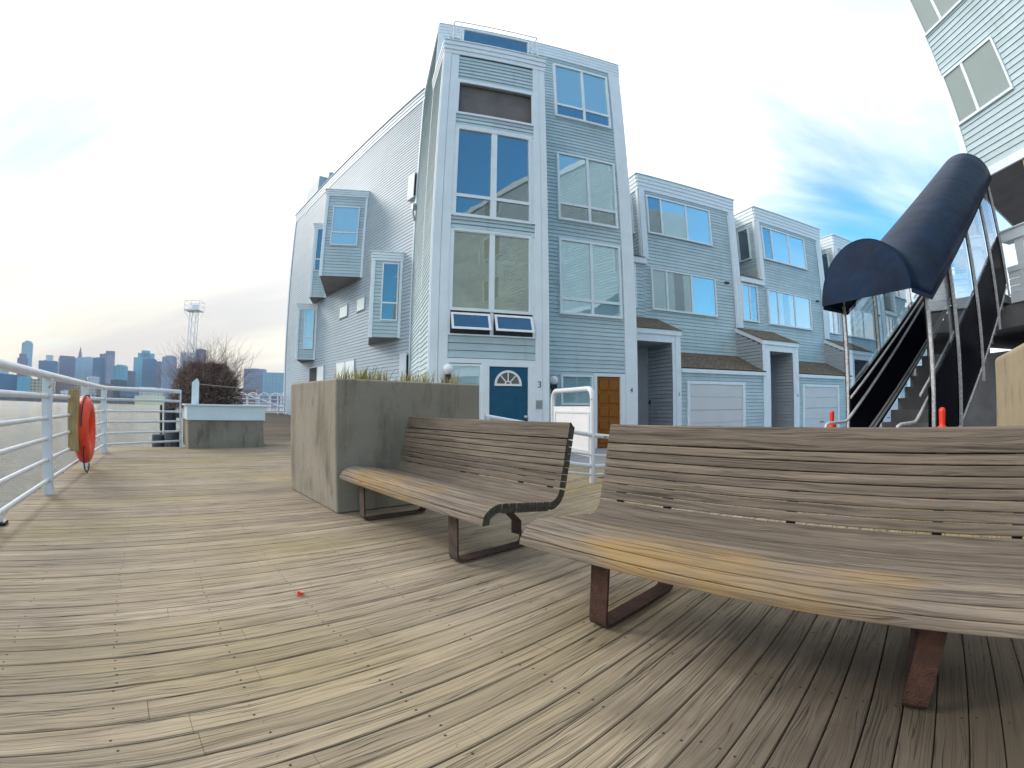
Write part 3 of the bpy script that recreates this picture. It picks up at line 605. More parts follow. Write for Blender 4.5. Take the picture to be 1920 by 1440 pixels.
mb.pbox(PM, 1.22, 7.01, 11.905, 11.93, -0.3, 0.085)
colm(mb, 1.235, 1.58, 0, 11.44, PM); colm(mb, 6.60, 6.965, 0, 11.44, PM)
v = [SP(1.255)(s, z, k) for k in (0.0, 0.05) for s, z in ((10.6, 11.6), (12.75, 10.8), (12.75, 11.15), (10.6, 11.92))]
mb.mesh(v, [(0,3,2,1),(4,5,6,7),(0,1,5,4),(1,2,6,5),(2,3,7,6),(3,0,4,7)])
v = [(x - U0, y - V0, z) for x, y, z in ((6.96, 10.6, 0), (6.985, 10.6, 0), (6.985, 10.75, 0), (6.96, 10.75, 0))]
mb.box(6.962-U0, 6.985-U0, 1.56, 1.72, 0, 11.5)
mb.build("main_trim", M['trim'], house, bevel=0.004)
gl = window(house, PM, 1.96, 3.89, 10.2, 11.81, off=0.0, name="window", fw=0.05)
window(house, PM, 4.76, 6.44, 9.27, 11.14, cols=(5.63,), rows=(9.66,), blinds={(0, 1): 'slats', (1, 1): 'slats'})
window(house, PM, 4.76, 6.44, 6.0, 7.94, cols=(5.63,), rows=(6.43,), blinds={(0, 1): 'slats', (1, 1): 'slats'})
window(house, PM, 4.76, 6.46, 3.45, 5.36, cols=(5.63,), rows=(3.80,), blinds={(0, 0): 'shade', (1, 0): 'shade', (0, 1): 'shade', (1, 1): 'shade'})
window(house, PM, 4.76, 5.56, 1.16, 1.82, name="sidelight", blinds={0: 'shade'}, fw=0.05)
mb = MB(); mb.pbox(PM, 4.71, 5.70, 0.0, 1.10, 0.0, 0.03); mb.pbox(PM, 4.80, 5.55, 0.12, 0.98, 0.03, 0.042); mb.build("wall_panel", M['white'], house, bevel=0.006)
mb = MB(); mb.pbox(PM, 5.735, 6.415, 0.02, 1.84, -0.02, 0.03)
for r in range(5):
    for c in range(2): mb.pbox(PM, 5.81 + c*0.29, 6.05 + c*0.29, 0.14 + r*0.34, 0.38 + r*0.34, 0.03, 0.058)
d4 = mb.build("door", M['door_wood'], house, bevel=0.008); d4['label'] = "amber varnished panelled wooden door"
mb = MB(); mb.pbox(PM, 5.64, 5.73, 0, 1.93, 0, 0.07); mb.pbox(PM, 6.42, 6.58, 0, 1.93, 0, 0.07); mb.pbox(PM, 5.73, 6.42, 1.845, 1.93, 0, 0.068); mb.build("door_frame", M['trim'], house, bevel=0.004)
text_mesh("4", 0.17, PM, 6.78, 1.50, 0.052, house, "house_number", M['numeral'])
# terrace railing on the tower roof
mb = MB(); Pr = FP(9.12)
tp = [Pr(1.44, 9.72, 0), Pr(1.44, 10.63, 0), Pr(3.64, 10.63, 0), Pr(3.64, 9.72, 0)]
mb.tube(tp[:2], 0.016, 8); mb.tube(tp[1:3], 0.018, 8); mb.tube(tp[2:], 0.016, 8)
for s in (1.62, 3.50): mb.tube([Pr(s, 9.72), Pr(s, 10.63)], 0.012, 8)
for z in (10.08, 10.30, 10.45):
    mb.tube([Pr(1.44, z), Pr(1.62, z)], 0.010, 6); mb.tube([Pr(3.50, z), Pr(3.64, z)], 0.010, 6)
for s in (1.44, 3.64): mb.tube([Pr(s, 10.63), FP(10.5)(s, 10.63)], 0.014, 8)
mb.build("roof_railing", M['rail'], house)
# long side wall
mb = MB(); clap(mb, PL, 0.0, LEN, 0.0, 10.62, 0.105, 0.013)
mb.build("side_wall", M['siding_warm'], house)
mb = MB()
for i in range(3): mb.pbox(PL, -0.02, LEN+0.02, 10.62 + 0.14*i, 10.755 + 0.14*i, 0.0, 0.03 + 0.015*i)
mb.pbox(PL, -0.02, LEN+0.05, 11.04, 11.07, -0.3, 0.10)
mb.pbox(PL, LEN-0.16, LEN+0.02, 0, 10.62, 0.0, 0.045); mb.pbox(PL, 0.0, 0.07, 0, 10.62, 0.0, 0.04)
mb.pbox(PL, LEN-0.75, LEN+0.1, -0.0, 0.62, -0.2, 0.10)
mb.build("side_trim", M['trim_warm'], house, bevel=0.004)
# chimney chase on the side roof
mb = MB(); v = [PL(s, z, k) for k in (0.02, -1.0) for s, z in ((9.5, 10.9), (11.2, 10.4), (11.2, 11.85), (9.5, 11.98))]
mb.mesh(v, [(0,3,2,1),(4,5,6,7),(0,1,5,4),(1,2,6,5),(2,3,7,6),(3,0,4,7)])
mb.cyl(PL(9.3, 0, -0.5)[:2], 0.14, 11.9, 12.15); ch = mb.build("chimney", M['siding_warm'], house, bevel=0.01)
# wedge bays: front face parallel to the main front, tapering back into the long wall
def bay(u_out, v_front, z0, z1, wins, two=True, capz=0.22):
    """front from the wall point out to u_out at depth v_front"""
    s_in = (v_front - 12.713)/0.9075; q = PL(s_in, 0); uq = q[0] + U0
    du = uq - u_out; k = du/0.4198*1.0
    # left side runs back along +v until it meets the long wall
    s_b = (1.255 - u_out)/0.4198; vb = 12.713 + 0.9075*s_b
    tri = [(uq-U0, v_front-V0), (u_out-U0, v_front-V0), (u_out-U0, vb-V0)]
    P = FP(v_front)
    mb = MB(); mb.prism(tri[::-1], z0, z1 - capz)
    r = mb.build("bay_window", M['soffit'], house)
    s = MB(); clap(s, P, u_out, uq, z0, z1-capz, 0.105, 0.018); clap(s, SP(u_out), v_front, vb, z0, z1-capz, 0.105, 0.018); s.build("bay_siding", M['siding'], r)
    c = MB(); tw = 0.075
    c.pbox(P, u_out-0.02, u_out+tw, z0-0.01, z1-capz, 0.0, 0.04); c.pbox(P, uq-tw, uq, z0-0.01, z1-capz, 0.0, 0.04)
    c.pbox(SP(u_out), v_front, v_front+0.09, z0-0.01, z1-capz, 0, 0.04)
    for i in range(3):
        h = capz/3; c.pbox(P, u_out-0.03-0.01*i, uq+0.02, z1-capz+h*i, z1-capz+h*i+h*0.93, -0.1, 0.05+0.015*i)
        c.pbox(SP(u_out), v_front, vb, z1-capz+h*i, z1-capz+h*i+h*0.93, -0.05, 0.05+0.015*i)
    c.prism([(tri[0][0]+0.05, tri[0][1]-0.1), (tri[1][0]-0.1, tri[1][1]-0.1), (tri[1][0]-0.1, tri[2][1])][::-1], z1, z1+0.03)
    c.build("bay_trim", M['trim'], r, bevel=0.003)
    for (a, b_, c0_, c1_, rr, bl) in wins:
        f = MB(); o = 0.018
        for (x0, x1, y0, y1) in ((a-0.035, a, c0_-0.035, c1_+0.035), (b_, b_+0.035, c0_-0.035, c1_+0.035), (a, b_, c1_, c1_+0.035), (a, b_, c0_-0.035, c0_), (a, b_, rr-0.022, rr+0.022)):
            f.pbox(P, x0, x1, y0, y1, o-0.01, o+0.035)
        f.build("window_frame", M['white'], r)
        g = MB(); g.pbox(P, a, b_, c0_, c1_, o+0.012, o+0.016); g.build("pane", M['glass'], r)
        g = MB(); g.face([P(a, c0_, o+0.004), P(b_, c0_, o+0.004), P(b_, c1_, o+0.004), P(a, c1_, o+0.004)]); g.build("window_interior" if not bl else "blind", M['blind'] if bl else M['interior'], r)
bay(-1.67, 15.88, 5.43, 8.62, [(-1.38, -0.50, 6.58, 7.97, 7.02, True)])
bay(0.11, 13.30, 3.0, 5.50, [(0.43, 0.84, 3.52, 5.16, 4.0, False)], capz=0.25)
bay(-2.37, 19.07, 5.40, 8.53, [(-2.24, -1.95, 6.53, 8.31, 7.0, False)])
bay(-2.92, 19.97, 2.94, 5.28, [(-2.60, -2.26, 3.42, 5.06, 3.9, True)])
# flat windows on the long wall
for (s0, s1, z0, z1, nm) in ((4.55, 5.40, 4.28, 4.68, 1), (3.08, 3.80, 4.28, 4.68, 1)):
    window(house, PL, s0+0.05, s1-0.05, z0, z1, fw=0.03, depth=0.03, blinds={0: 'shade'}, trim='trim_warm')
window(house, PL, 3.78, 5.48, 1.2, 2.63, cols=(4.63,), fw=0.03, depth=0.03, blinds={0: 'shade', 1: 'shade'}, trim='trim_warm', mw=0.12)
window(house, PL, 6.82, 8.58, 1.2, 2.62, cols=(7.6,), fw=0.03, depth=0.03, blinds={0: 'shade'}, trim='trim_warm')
for (s0, s1, z0, z1) in ((0.10, 0.46, 7.12, 7.95), (0.10, 0.48, 1.0, 2.52)):   # small box windows by the tower
    mb = MB(); mb.pbox(PL, s0, s1, z0, z1, 0.0, 0.10); bx = mb.build("box_window", M['trim_warm'], house, bevel=0.006)
    window(bx, lambda s, z, k=0.0: tuple(Vector(PL(s0-0.002-k, z, 0.0))), 0.0, 0.001, z0, z1) if False else None
    g = MB(); g.pbox(PL, s0-0.006, s0, z0+0.06, z1-0.06, 0.02, 0.085); g.build("pane", M['interior'], bx)
mb = MB(); mb.tube([PL(0.06, 6.9, 0.02), PL(0.03, 6.8, 0.12), PL(0.05, 6.6, 0.10), PL(0.03, 6.35, 0.05)], 0.03, 7); mb.pbox(PL, 0.0, 0.10, 6.7, 6.85, 0.02, 0.14)
mb.build("flood_light", M['steel_box'], house)

# ================================================================== TOWNHOUSES WITH GARAGES
def make_house():
    r = thing("garage_townhouse", UV(9.9, 14.35, -0.06), UA, "", "townhouse", "townhouses with garages along the row")
    def F(v): return lambda s, z, k=0.0: (s, v - 14.35 - k, z)
    def S(u, sg=-1): return lambda s, z, k=0.0: (u + sg*k, s - 14.35, z)
    A = F(14.35); B = F(12.9)
    mb = MB()
    mb.box(0.02, 5.13, 0.02, 8.0, 0, 10.24); mb.box(-1.45, 0.03, 1.42, 8.0, 0.0, 10.2)
    mb.box(-0.5, 0.02, 0.02, 1.42, 0, 6.68); mb.box(-1.45, -0.5, 0.02, 1.42, 3.3, 6.68)
    mb.box(0.45, 4.68, -1.42, 0.02, 0.0, 2.24)
    mb.build("core", M['siding_dark'], r)
    mb = MB(); clap(mb, A, 0.0, 5.15, 2.6, 9.62, 0.135); clap(mb, A, -1.45, 0.0, 3.6, 6.45, 0.135)
    clap(mb, S(0.0), 14.37, 15.78, 6.7, 9.6, 0.135); clap(mb, F(15.78), -1.45, 0.0, 6.8, 9.6, 0.135)
    mb.build("front_wall", M['siding'], r)
    mb = MB(); clap(mb, B, 0.43, 4.75, 0.0, 2.24, 0.135)
    mb.build("garage_wall", M['siding'], r)
    mb = MB()
    for i in range(4):
        mb.pbox(A, -0.03 - 0.01*i, 5.17 + 0.01*i, 9.60 + 0.165*i, 9.757 + 0.165*i, -0.02, 0.05 + 0.015*i)
        mb.pbox(S(0.0), 14.33, 15.80, 9.60 + 0.165*i, 9.757 + 0.165*i, -0.02, 0.05 + 0.015*i)
        mb.pbox(F(15.78), -1.45, -0.06, 9.60 + 0.165*i, 9.757 + 0.165*i, -0.02, 0.05 + 0.015*i)
    mb.pbox(A, -0.13, 5.25, 10.26, 10.30, -1.8, 0.13)
    mb.pbox(A, 0.0, 0.25, 6.70, 9.60, 0.0, 0.05); mb.pbox(S(0.0), 14.35, 14.50, 6.7, 9.6, 0, 0.045)
    mb.pbox(A, 4.80, 4.95, 4.38, 9.60, 0.0, 0.045); mb.pbox(A, 4.955, 5.16, 4.38, 9.60, 0.0, 0.055)
    mb.build("trim", M['trim'], r, bevel=0.004)
    window(r, A, 0.36, 3.56, 7.82, 9.34, cols=(0.99, 2.28), mw=0.07, blinds={1: 'shade', 2: 'shade'})
    window(r, A, 0.36, 3.56, 4.76, 6.28, cols=(1.03, 2.29), mw=0.07, blinds={0: 'curtain', 1: 'curtain2', 2: 'curtain'})
    window(r, A, -1.38, -0.46, 4.76, 6.30, cols=(-0.92,), mw=0.07, blinds={0: 'curtain'})
    window(r, S(0.0), 14.85, 15.50, 7.90, 9.36)
    # ledge with a shingled pent roof over the notch
    mb = MB(); mb.box(-1.45, 0.12, -0.12, 0.0, 6.45, 6.68, 1)
    v = [(x, y, z) for x, y, z in ((-1.45, -0.15, 6.69), (0.13, -0.15, 6.69), (0.0, 0.0, 6.78), (0.0, 1.42, 7.35), (-1.45, 1.42, 7.35))]
    mb.face(v); mb.build("ledge_roof", [M['shingle'], M['trim']], r)
    # garage roof
    mb = MB(); k = 0.04
    mb.face([(0.43, -1.55, 2.42), (4.80, -1.55, 2.42), (4.76, -0.005, 3.16), (0.43, -0.005, 3.16)]); mb.face([(0.43, -1.55, 2.42-k), (0.43, -0.005, 3.16-k), (4.76, -0.005, 3.16-k), (4.80, -1.55, 2.42-k)])
    mb.face([(0.43, -1.55, 2.42-k), (4.80, -1.55, 2.42-k), (4.80, -1.55, 2.42), (0.43, -1.55, 2.42)])
    mb.face([(4.80, -1.55, 2.42-k), (4.76, -0.005, 3.16-k), (4.76, -0.005, 3.16), (4.80, -1.55, 2.42)])
    mb.build("garage_roof", M['shingle'], r)
    mb = MB(); mb.pbox(B, 0.43, 4.78, 2.24, 2.375, -0.02, 0.11)
    mb.pbox(B, 0.70, 0.82, 0, 1.96, 0.0, 0.05); mb.pbox(B, 3.48, 3.62, 0, 1.96, 0.0, 0.05); mb.pbox(B, 0.82, 3.48, 1.85, 1.96, 0.0, 0.048)
    mb.face([S(4.75, 1)(12.9, 0.0), S(4.75, 1)(14.35, 0.0), S(4.75, 1)(14.35, 3.1), S(4.75, 1)(12.9, 2.35)])
    mb.build("garage_trim", M['trim'], r, bevel=0.004)
    mb = MB()
    for q in range(4):
        z = 0.02 + q*0.46; mb.pbox(B, 0.82, 3.48, z, z + 0.445, 0.0, 0.024)
    gd = mb.build("garage_door", M['garage'], r, bevel=0.004)
    # portico
    mb = MB(); W0, W1, I0, I1 = -1.90, 0.43, -1.45, 0.07
    mb.pbox(B, W0, -1.70, 0, 3.50, 0, 0.05); mb.pbox(B, -1.695, I0, 0, 3.50, 0, 0.035)
    mb.pbox(B, I1, 0.20, 0, 3.50, 0, 0.035); mb.pbox(B, 0.205, W1, 0, 3.50, 0, 0.05)
    mb.pbox(B, I0, I1, 3.25, 3.50, 0, 0.03); mb.pbox(B, W0-0.05, W1+0.03, 3.50, 3.66, 0, 0.09)
    for P_ in (S(W0),):
        v = [P_(s, z, kk) for kk in (0, 0.05) for s, z in ((12.82, 3.50), (14.35, 4.18), (14.35, 4.36), (12.82, 3.68))]
        mb.mesh(v, [(0,3,2,1),(4,5,6,7),(0,1,5,4),(1,2,6,5),(2,3,7,6),(3,0,4,7)])
    pt = mb.build("portico", M['trim'], r, bevel=0.004)
    mb = MB()
    clap(mb, S(W0), 12.92, 14.35, 0.0, 3.5, 0.135); clap(mb, S(W0), 0, 0, 3.5, 4.2, 0.135, zfun=lambda z: (12.92 + (z + 0.08 - 3.5)/0.69*1.43, 14.35))
    clap(mb, S(I1), 12.92, 16.0, 0.0, 3.25, 0.135); clap(mb, F(16.0), I0, I1, 0, 3.25, 0.135)
    mb.build("portico_siding", M['siding_dark'], pt)
    mb = MB(); mb.box(I0, I1, -1.42, 1.65, 3.25, 3.3); mb.box(W0+0.02, I0, -1.42, 1.65, 0, 3.49); mb.box(I1+0.03, W1, -1.42, 1.65, 0, 3.49)
    mb.build("portico_core", M['siding_dark'], pt)
    mb = MB(); mb.face([(W0-0.06, -1.56, 3.69), (W1+0.06, -1.56, 3.69), (W1+0.06, 0, 4.38), (W0-0.06, 0, 4.38)]); mb.face([(W0-0.06, -1.56, 3.665), (W0-0.06, 0, 4.355), (W1+0.06, 0, 4.355), (W1+0.06, -1.56, 3.665)])
    mb.face([(W0-0.06, -1.56, 3.665), (W1+0.06, -1.56, 3.665), (W1+0.06, -1.56, 3.69), (W0-0.06, -1.56, 3.69)])
    mb.build("portico_roof", M['shingle'], pt)
    mb = MB(); C_ = F(15.96); mb.pbox(C_, -1.40, -0.62, 0.02, 1.92, 0.0, 0.03); dr = mb.build("door", M['door_blue'], pt)
    mb = MB(); mb.pbox(C_, -0.60, -0.52, 0, 3.0, 0, 0.06); mb.pbox(C_, -1.45, -0.60, 1.94, 2.06, 0, 0.06); mb.build("door_frame", M['trim'], pt)
    mb = MB(); mb.pbox(S(I1), 14.2, 14.28, 1.15, 1.30, 0.02, 0.05); mb.build("doorbell", M['black'], pt)
    mb = MB(); mb.pbox(A, 4.20, 4.42, 6.22, 6.30, 0.01, 0.10); mb.build("wall_vent", M['black'], r, bevel=0.01)
    mb = MB(); mb.tube([(4.72, -0.06, 2.75), (4.72, -0.06, 9.4)], 0.028, 8); mb.build("downpipe", M['trim'], r)
    mb = MB(); mb.pbox(B, 2.0, 2.3, 0.30, 0.34, 0.024, 0.05); mb.build("garage_handle", M['black'], gd)
    return r
h5 = make_house()
h5['label'] = "grey townhouse with white garage door and entry marked 5, directly right of the corner townhouse"
copies = [copy_thing(h5, UV(9.9 + 6.6*i, 14.35, -0.06), lb) for i, lb in ((1, "middle grey townhouse with a pale garage door behind the left orange cone"), (2, "grey townhouse mostly hidden behind the black stair canopy"), (3, "farthest grey townhouse of the row, seen through the glazed staircase"))]
def text_on_house(r, ch):
    text_mesh(ch, 0.17, lambda s, z, k=0.0: (s, -1.45 - k, z), 0.32, 1.48, 0.052, r, "house_number", M['numeral'])
text_on_house(h5, "5"); text_on_house(copies[0], "6")

# ================================================================== RIGHT BUILDING ON ITS TERRACE
C0 = AZ(57.3, 13.0)
fd = Vector((math.sin(R_(182)), math.cos(R_(182)), 0)); fn = Vector((fd.y, -fd.x, 0))
rb = thing("raised_townhouse", (C0.x, C0.y, 0), 0, "grey clapboard building raised on an upper terrace, cut off by the top right corner", "building")
PR = plane_fn((0, 0), (fd.x, fd.y), (fn.x, fn.y))
mb = MB(); clap(mb, PR, 0.16, 28, 6.32, 14.8, 0.155, 0.026); 
mb.build("front_wall", M['siding'], rb)
nd = Vector((math.sin(R_(72.5)), math.cos(R_(72.5)), 0))
q0 = Vector((0, 0, 0)) - fn*0.02; q1 = q0 + fd*28; q2 = q1 + nd*9; q3 = q0 + nd*9
mb = MB(); mb.prism([(p_.x, p_.y) for p_ in (q3, q2, q1, q0)], 6.12, 14.8); mb.build("core", M['soffit'], rb)
# thin joints in the soffit boards
mb = MB()
for i in range(1, 9):
    a = q0 + nd*(i*0.95); b_ = a + fd*12; mb.tube([(a.x, a.y, 6.115), (b_.x, b_.y, 6.115)], 0.010, 4)
for i in range(1, 8):
    a = q0 + fd*(i*1.5); b_ = a + nd*8.5; mb.tube([(a.x, a.y, 6.113), (b_.x, b_.y, 6.113)], 0.010, 4)
mb.build("soffit_battens", M['concrete_pale'], rb)
mb = MB(); mb.pbox(PR, -0.05, 28, 6.10, 6.31, 0.0, 0.06); mb.pbox(PR, -0.05, 0.16, 6.31, 14.8, 0.0, 0.05)
mb.pbox(PR, -0.10, 28.1, 14.6, 14.95, 0.0, 0.12)
PN = plane_fn((-fn.x*0.0, -fn.y*0.0), (nd.x, nd.y), (-nd.y, nd.x))
mb.pbox(PN, 0, 9, 6.10, 6.3, 0.0, 0.05)
mb.build("trim", M['trim'], rb, bevel=0.004)
mb = MB(); clap(mb, PN, 0.05, 9, 6.3, 14.8, 0.155, 0.022); mb.build("end_wall", M['siding'], rb)
for k in range(3):
    dz = 2.87*k
    for ds in (0.0, 6.5, 13.0, 19.5):
        window(rb, PR, 0.22 + ds, 2.0 + ds, 7.74 + dz, 9.12 + dz - (0.25 if k == 2 else 0), cols=(0.90 + ds,), blinds={0: 'shade_g', 1: 'shade_g'}, mw=0.09, glassm='glass_clear', depth=0.05)
for z in (9.12, 10.42, 11.98):
    mb = MB(); mb.pbox(PN, 0.05, 0.9, z-0.05, z+0.03, 0.0, 0.10); mb.build("window_sill", M['trim'], rb)
for ds in (8.0, 15.0, 22.0):   # carrying piers down to the terrace
    a = Vector(PR(ds, 0, -0.35)); mb = MB(); mb.box(a.x-0.2, a.x+0.2, a.y-0.2, a.y+0.2, 3.0, 6.115); mb.build("pier", M['concrete_pale'], rb)
mb = MB(); mb.pbox(PR, 1.62, 2.3, 3.05, 6.10, -0.25, 0.0); mb.build("lower_wall", M['concrete_tan'], rb)

# terrace: grey retaining wall, concrete beam, siding parapet and rails
T0 = UV(10.86, 2.42); tw = thing("raised_terrace", (T0.x, T0.y, 0), 0, "concrete terrace with white boarded parapet and rails at the top of the stairs", "terrace")
PTt = plane_fn((0, 0), (fd.x, fd.y), (fn.x, fn.y))
mb = MB()
mb.pbox(PTt, -2.6, 16, -0.1, 2.0, -6, -0.35)
mb.build("retaining_wall", M['concrete_grey'], tw)
mb = MB(); mb.pbox(PTt, -2.8, 16, 2.40, 2.84, -6, 0.0); mb.build("deck_beam", M['concrete_grey'], tw, bevel=0.02)
mb = MB(); mb.pbox(PTt, 0.0, 16, 2.85, 3.04, -6, 0.05); mb.pbox(PTt, 0.0, 16, 4.05, 4.25, -0.22, 0.06); mb.pbox(PTt, 0.0, 16, 3.45, 3.56, -0.12, 0.03)
mb.pbox(PTt, 0.0, 16, 4.25, 4.28, -0.26, 0.10)
for s in (0.28, 2.2, 4.4, 6.6, 8.8): mb.pbox(PTt, s, s+0.22, 3.04, 4.05, -0.16, 0.02)
mb.build("parapet", M['trim'], tw, bevel=0.005)
mb = MB(); clap(mb, PTt, 0.0, 16, 3.04, 3.46, 0.14, 0.02); mb.build("parapet_siding", M['trim'], tw)
mb = MB()
for z in (3.68, 3.82, 3.95): mb.tube([PTt(0.3, z, -0.06), PTt(16, z, -0.06)], 0.014, 7)
mb.build("parapet_rail", M['galv'], tw)

# ================================================================== COVERED STAIRCASE
st = thing("covered_staircase", UV(6.13, 2.5, 0), UA, "outdoor concrete staircase under a dark navy barrel canopy with black side panels and glass", "staircase")
def SV(u, v, z): return (u - 6.13, v - 2.5, z)
mb = MB(); rise, run = 0.181, 0.268; zs = -0.06
for i in range(17):
    u = 6.27 + i*run
    mb.mesh([SV(qu, v, z) for v in (0.06+2.5, 1.20+2.5) for qu, z in ((u, max(zs, i*rise - 0.02)), (u+run+0.02, max(zs, i*rise - 0.02)), (u+run+0.02, (i+1)*rise), (u, (i+1)*rise))], [(0,1,2,3),(7,6,5,4),(0,4,5,1),(1,5,6,2),(2,6,7,3),(3,7,4,0)], 0, random.random())
mb.box(4.69, 6.2, 0.06, 1.2, 2.9, 3.07)
mb.build("stair_steps", M['concrete_grey'], st)
def pan(v0, v1, uu, top, bot, name):
    mb = MB(); P = [(u, top(u), bot(u)) for u in uu]
    for (a, b_) in zip(P[:-1], P[1:]):
        v = [SV(a[0], v, z) for v in (v0, v1) for z in (a[2], a[1])] + [SV(b_[0], v, z) for v in (v0, v1) for z in (b_[2], b_[1])]
        mb.mesh(v, [(0,1,5,4),(2,6,7,3),(1,3,7,5),(0,4,6,2)])
        if a is P[0]: mb.mesh(v, [(0,2,3,1)])
        if b_ is P[-1]: mb.mesh(v, [(4,5,7,6)])
    return mb.build(name, M['panel_black'], st)
topn = lambda u: 1.22 + 0.645*(u-6.17); botn = lambda u: max(-0.05, -0.05 + 0.70*(u-6.17))
pan(2.50, 2.53, (6.10, 6.17, 8.5, 10.80), topn, botn, "side_panel")
topf = lambda u: 1.237 + 0.622*(u-6.17); botf = lambda u: max(-0.05, 0.18 + 0.64*(u-6.17))
pan(3.70, 3.73, (6.10, 6.17, 8.5, 10.80), topf, botf, "side_panel")
cz = lambda u: 2.34 + max(0.0, u - 6.25)*0.662
for v, us in ((2.47, (6.14, 7.21, 8.43, 9.76, 10.84)), (3.76, (6.13, 7.13, 8.50, 9.75, 10.84))):
    for u in us:
        z1 = cz(u) + 0.03; z0 = botn(u) - 0.22 if u > 6.3 else -0.06
        mb = MB(); p_ = SV(u, v, 0); mb.box(p_[0]-0.022, p_[0]+0.022, p_[1]-0.022, p_[1]+0.022, z0, z1)
        po = mb.build("post", M['galv'], st, bevel=0.004)
        mb = MB(); sg = 1 if v < 3 else -1; mb.box(p_[0]+0.0, p_[0]+0.07, p_[1]+0.024, p_[1]+0.05, z0+0.25, z1)
        mb.build("post_sleeve", M['black'], po)
for v, us, tp_ in ((2.515, (6.14, 7.21, 8.43, 9.76, 10.84), topn), (3.715, (6.13, 7.13, 8.50, 9.75, 10.84), topf)):
    for a, b_ in zip(us[:-1], us[1:]):
        g = MB(); A_, B_ = a+0.08, b_-0.07
        g.mesh([SV(u, v+k, z) for k in (0, 0.006) for u, z in ((A_, tp_(A_)+0.002), (B_, tp_(B_)+0.002), (B_, cz(B_)), (A_, cz(A_)))], [(0,1,2,3),(7,6,5,4),(0,4,5,1),(1,5,6,2),(2,6,7,3),(3,7,4,0)])
        g.build("glass_panel", M['glass_clear'], st)
mb = MB()
def hr(v, z0, sl, off):
    pts = [SV(5.30, v, 0.0), SV(5.30, v, z0-0.08), SV(5.34, v, z0-0.02), SV(5.42, v, z0), SV(5.82, v, z0+0.01), SV(5.90, v, z0+0.045), SV(10.7, v, z0+0.04+sl*4.8)]
    m2 = MB(); m2.tube(pts, 0.021, 9); m2.build("handrail", M['chrome'], st)
hr(3.62, 0.765, 0.67, 0); hr(2.60, 0.765, 0.67, 0)
for v in (3.63, 2.59):
    m2 = MB(); m2.tube([SV(5.98, v, 1.09), SV(10.7, v, 1.09+0.63*4.72)], 0.017, 9); m2.build("handrail", M['chrome'], st)
m2 = MB(); m2.tube([SV(6.3, 3.66, 0.42), SV(10.7, 3.66, 0.42+0.62*4.4)], 0.024, 8); m2.tube([SV(6.3, 3.66, 0.50), SV(10.7, 3.66, 0.50+0.62*4.4)], 0.018, 8)
m2.build("stringer_rail", M['chrome'], st)
m2 = MB(); m2.tube([SV(6.8, 2.49, botn(6.8)), SV(10.80, 2.49, botn(10.8))], 0.018, 7); m2.build("stringer_rail", M['galv'], st)
# canopy skin: slightly sagging fabric between arches, closed half-moon at the low end
mb = MB(); us = [5.62, 5.9, 6.25] + [6.25 + 0.42*i for i in range(1, 12)] + [11.25]
NS = 22; rings = []
for i, u in enumerate(us):
    z = cz(u); rg = []
    for k in range(NS+1):
        an = math.pi*k/NS; rr = 1.0
        rg.append(SV(u, 3.115 - 0.665*math.cos(an)*rr, z - 0.02 + 0.745*math.sin(an)*rr))
    rings.append(rg)
mb.mesh([q for rg in rings for q in rg], [(i*(NS+1)+k, i*(NS+1)+k+1, (i+1)*(NS+1)+k+1, (i+1)*(NS+1)+k) for i in range(len(us)-1) for k in range(NS)], smooth=True)
mb.mesh(rings[0], [tuple(range(NS+1))]); mb.mesh(rings[-1], [tuple(range(NS, -1, -1))])
for i in range(len(us)-1):   # short valance hanging on both sides
    for k in (0, NS):
        a, b_ = rings[i][k], rings[i+1][k]; mb.face([a, b_, (b_[0], b_[1], b_[2]-0.05), (a[0], a[1], a[2]-0.05)])
cn = mb.build("canopy", M['canvas'], st)
sdm = cn.modifiers.new("solid", 'SOLIDIFY'); sdm.thickness = 0.012; sdm.offset = -1
for u in (6.13, 7.2, 8.45, 9.75, 10.84):
    mb = MB(); mb.tube([SV(u, 3.115 - 0.645*math.cos(math.pi*k/16), cz(u) - 0.03 + 0.72*math.sin(math.pi*k/16)) for k in range(17)], 0.014, 6)
    mb.build("canopy_hoop", M['galv'], st)

# ================================================================== CONES
def cone(loc, label, s=1.0):
    r = thing("traffic_post", loc, random.uniform(0, 6), label, "traffic post", "orange traffic posts by the stairs")
    mb = MB(); mb.lathe((0, 0, 0), [(0.12, 0.03), (0.095, 0.10), (0.075, 0.45), (0.066, 0.74), (0.062, 0.78), (0.034, 0.80), (0.032, 0.82), (0.036, 0.93), (0.034, 0.955), (0.02, 0.972), (0.004, 0.975)], 18); mb.build("post_body", M['orange'], r)
    mb = MB(); mb.box(-0.17, 0.17, -0.17, 0.17, 0, 0.035); mb.build("base", M['black'], r, bevel=0.01)
cone(tuple(UV(6.28, 4.15, -0.06)), "orange traffic post left of the covered staircase, in front of the garage")
cone(tuple(UV(4.95, 1.9, -0.02)), "orange traffic post in front of the black stair side panel")

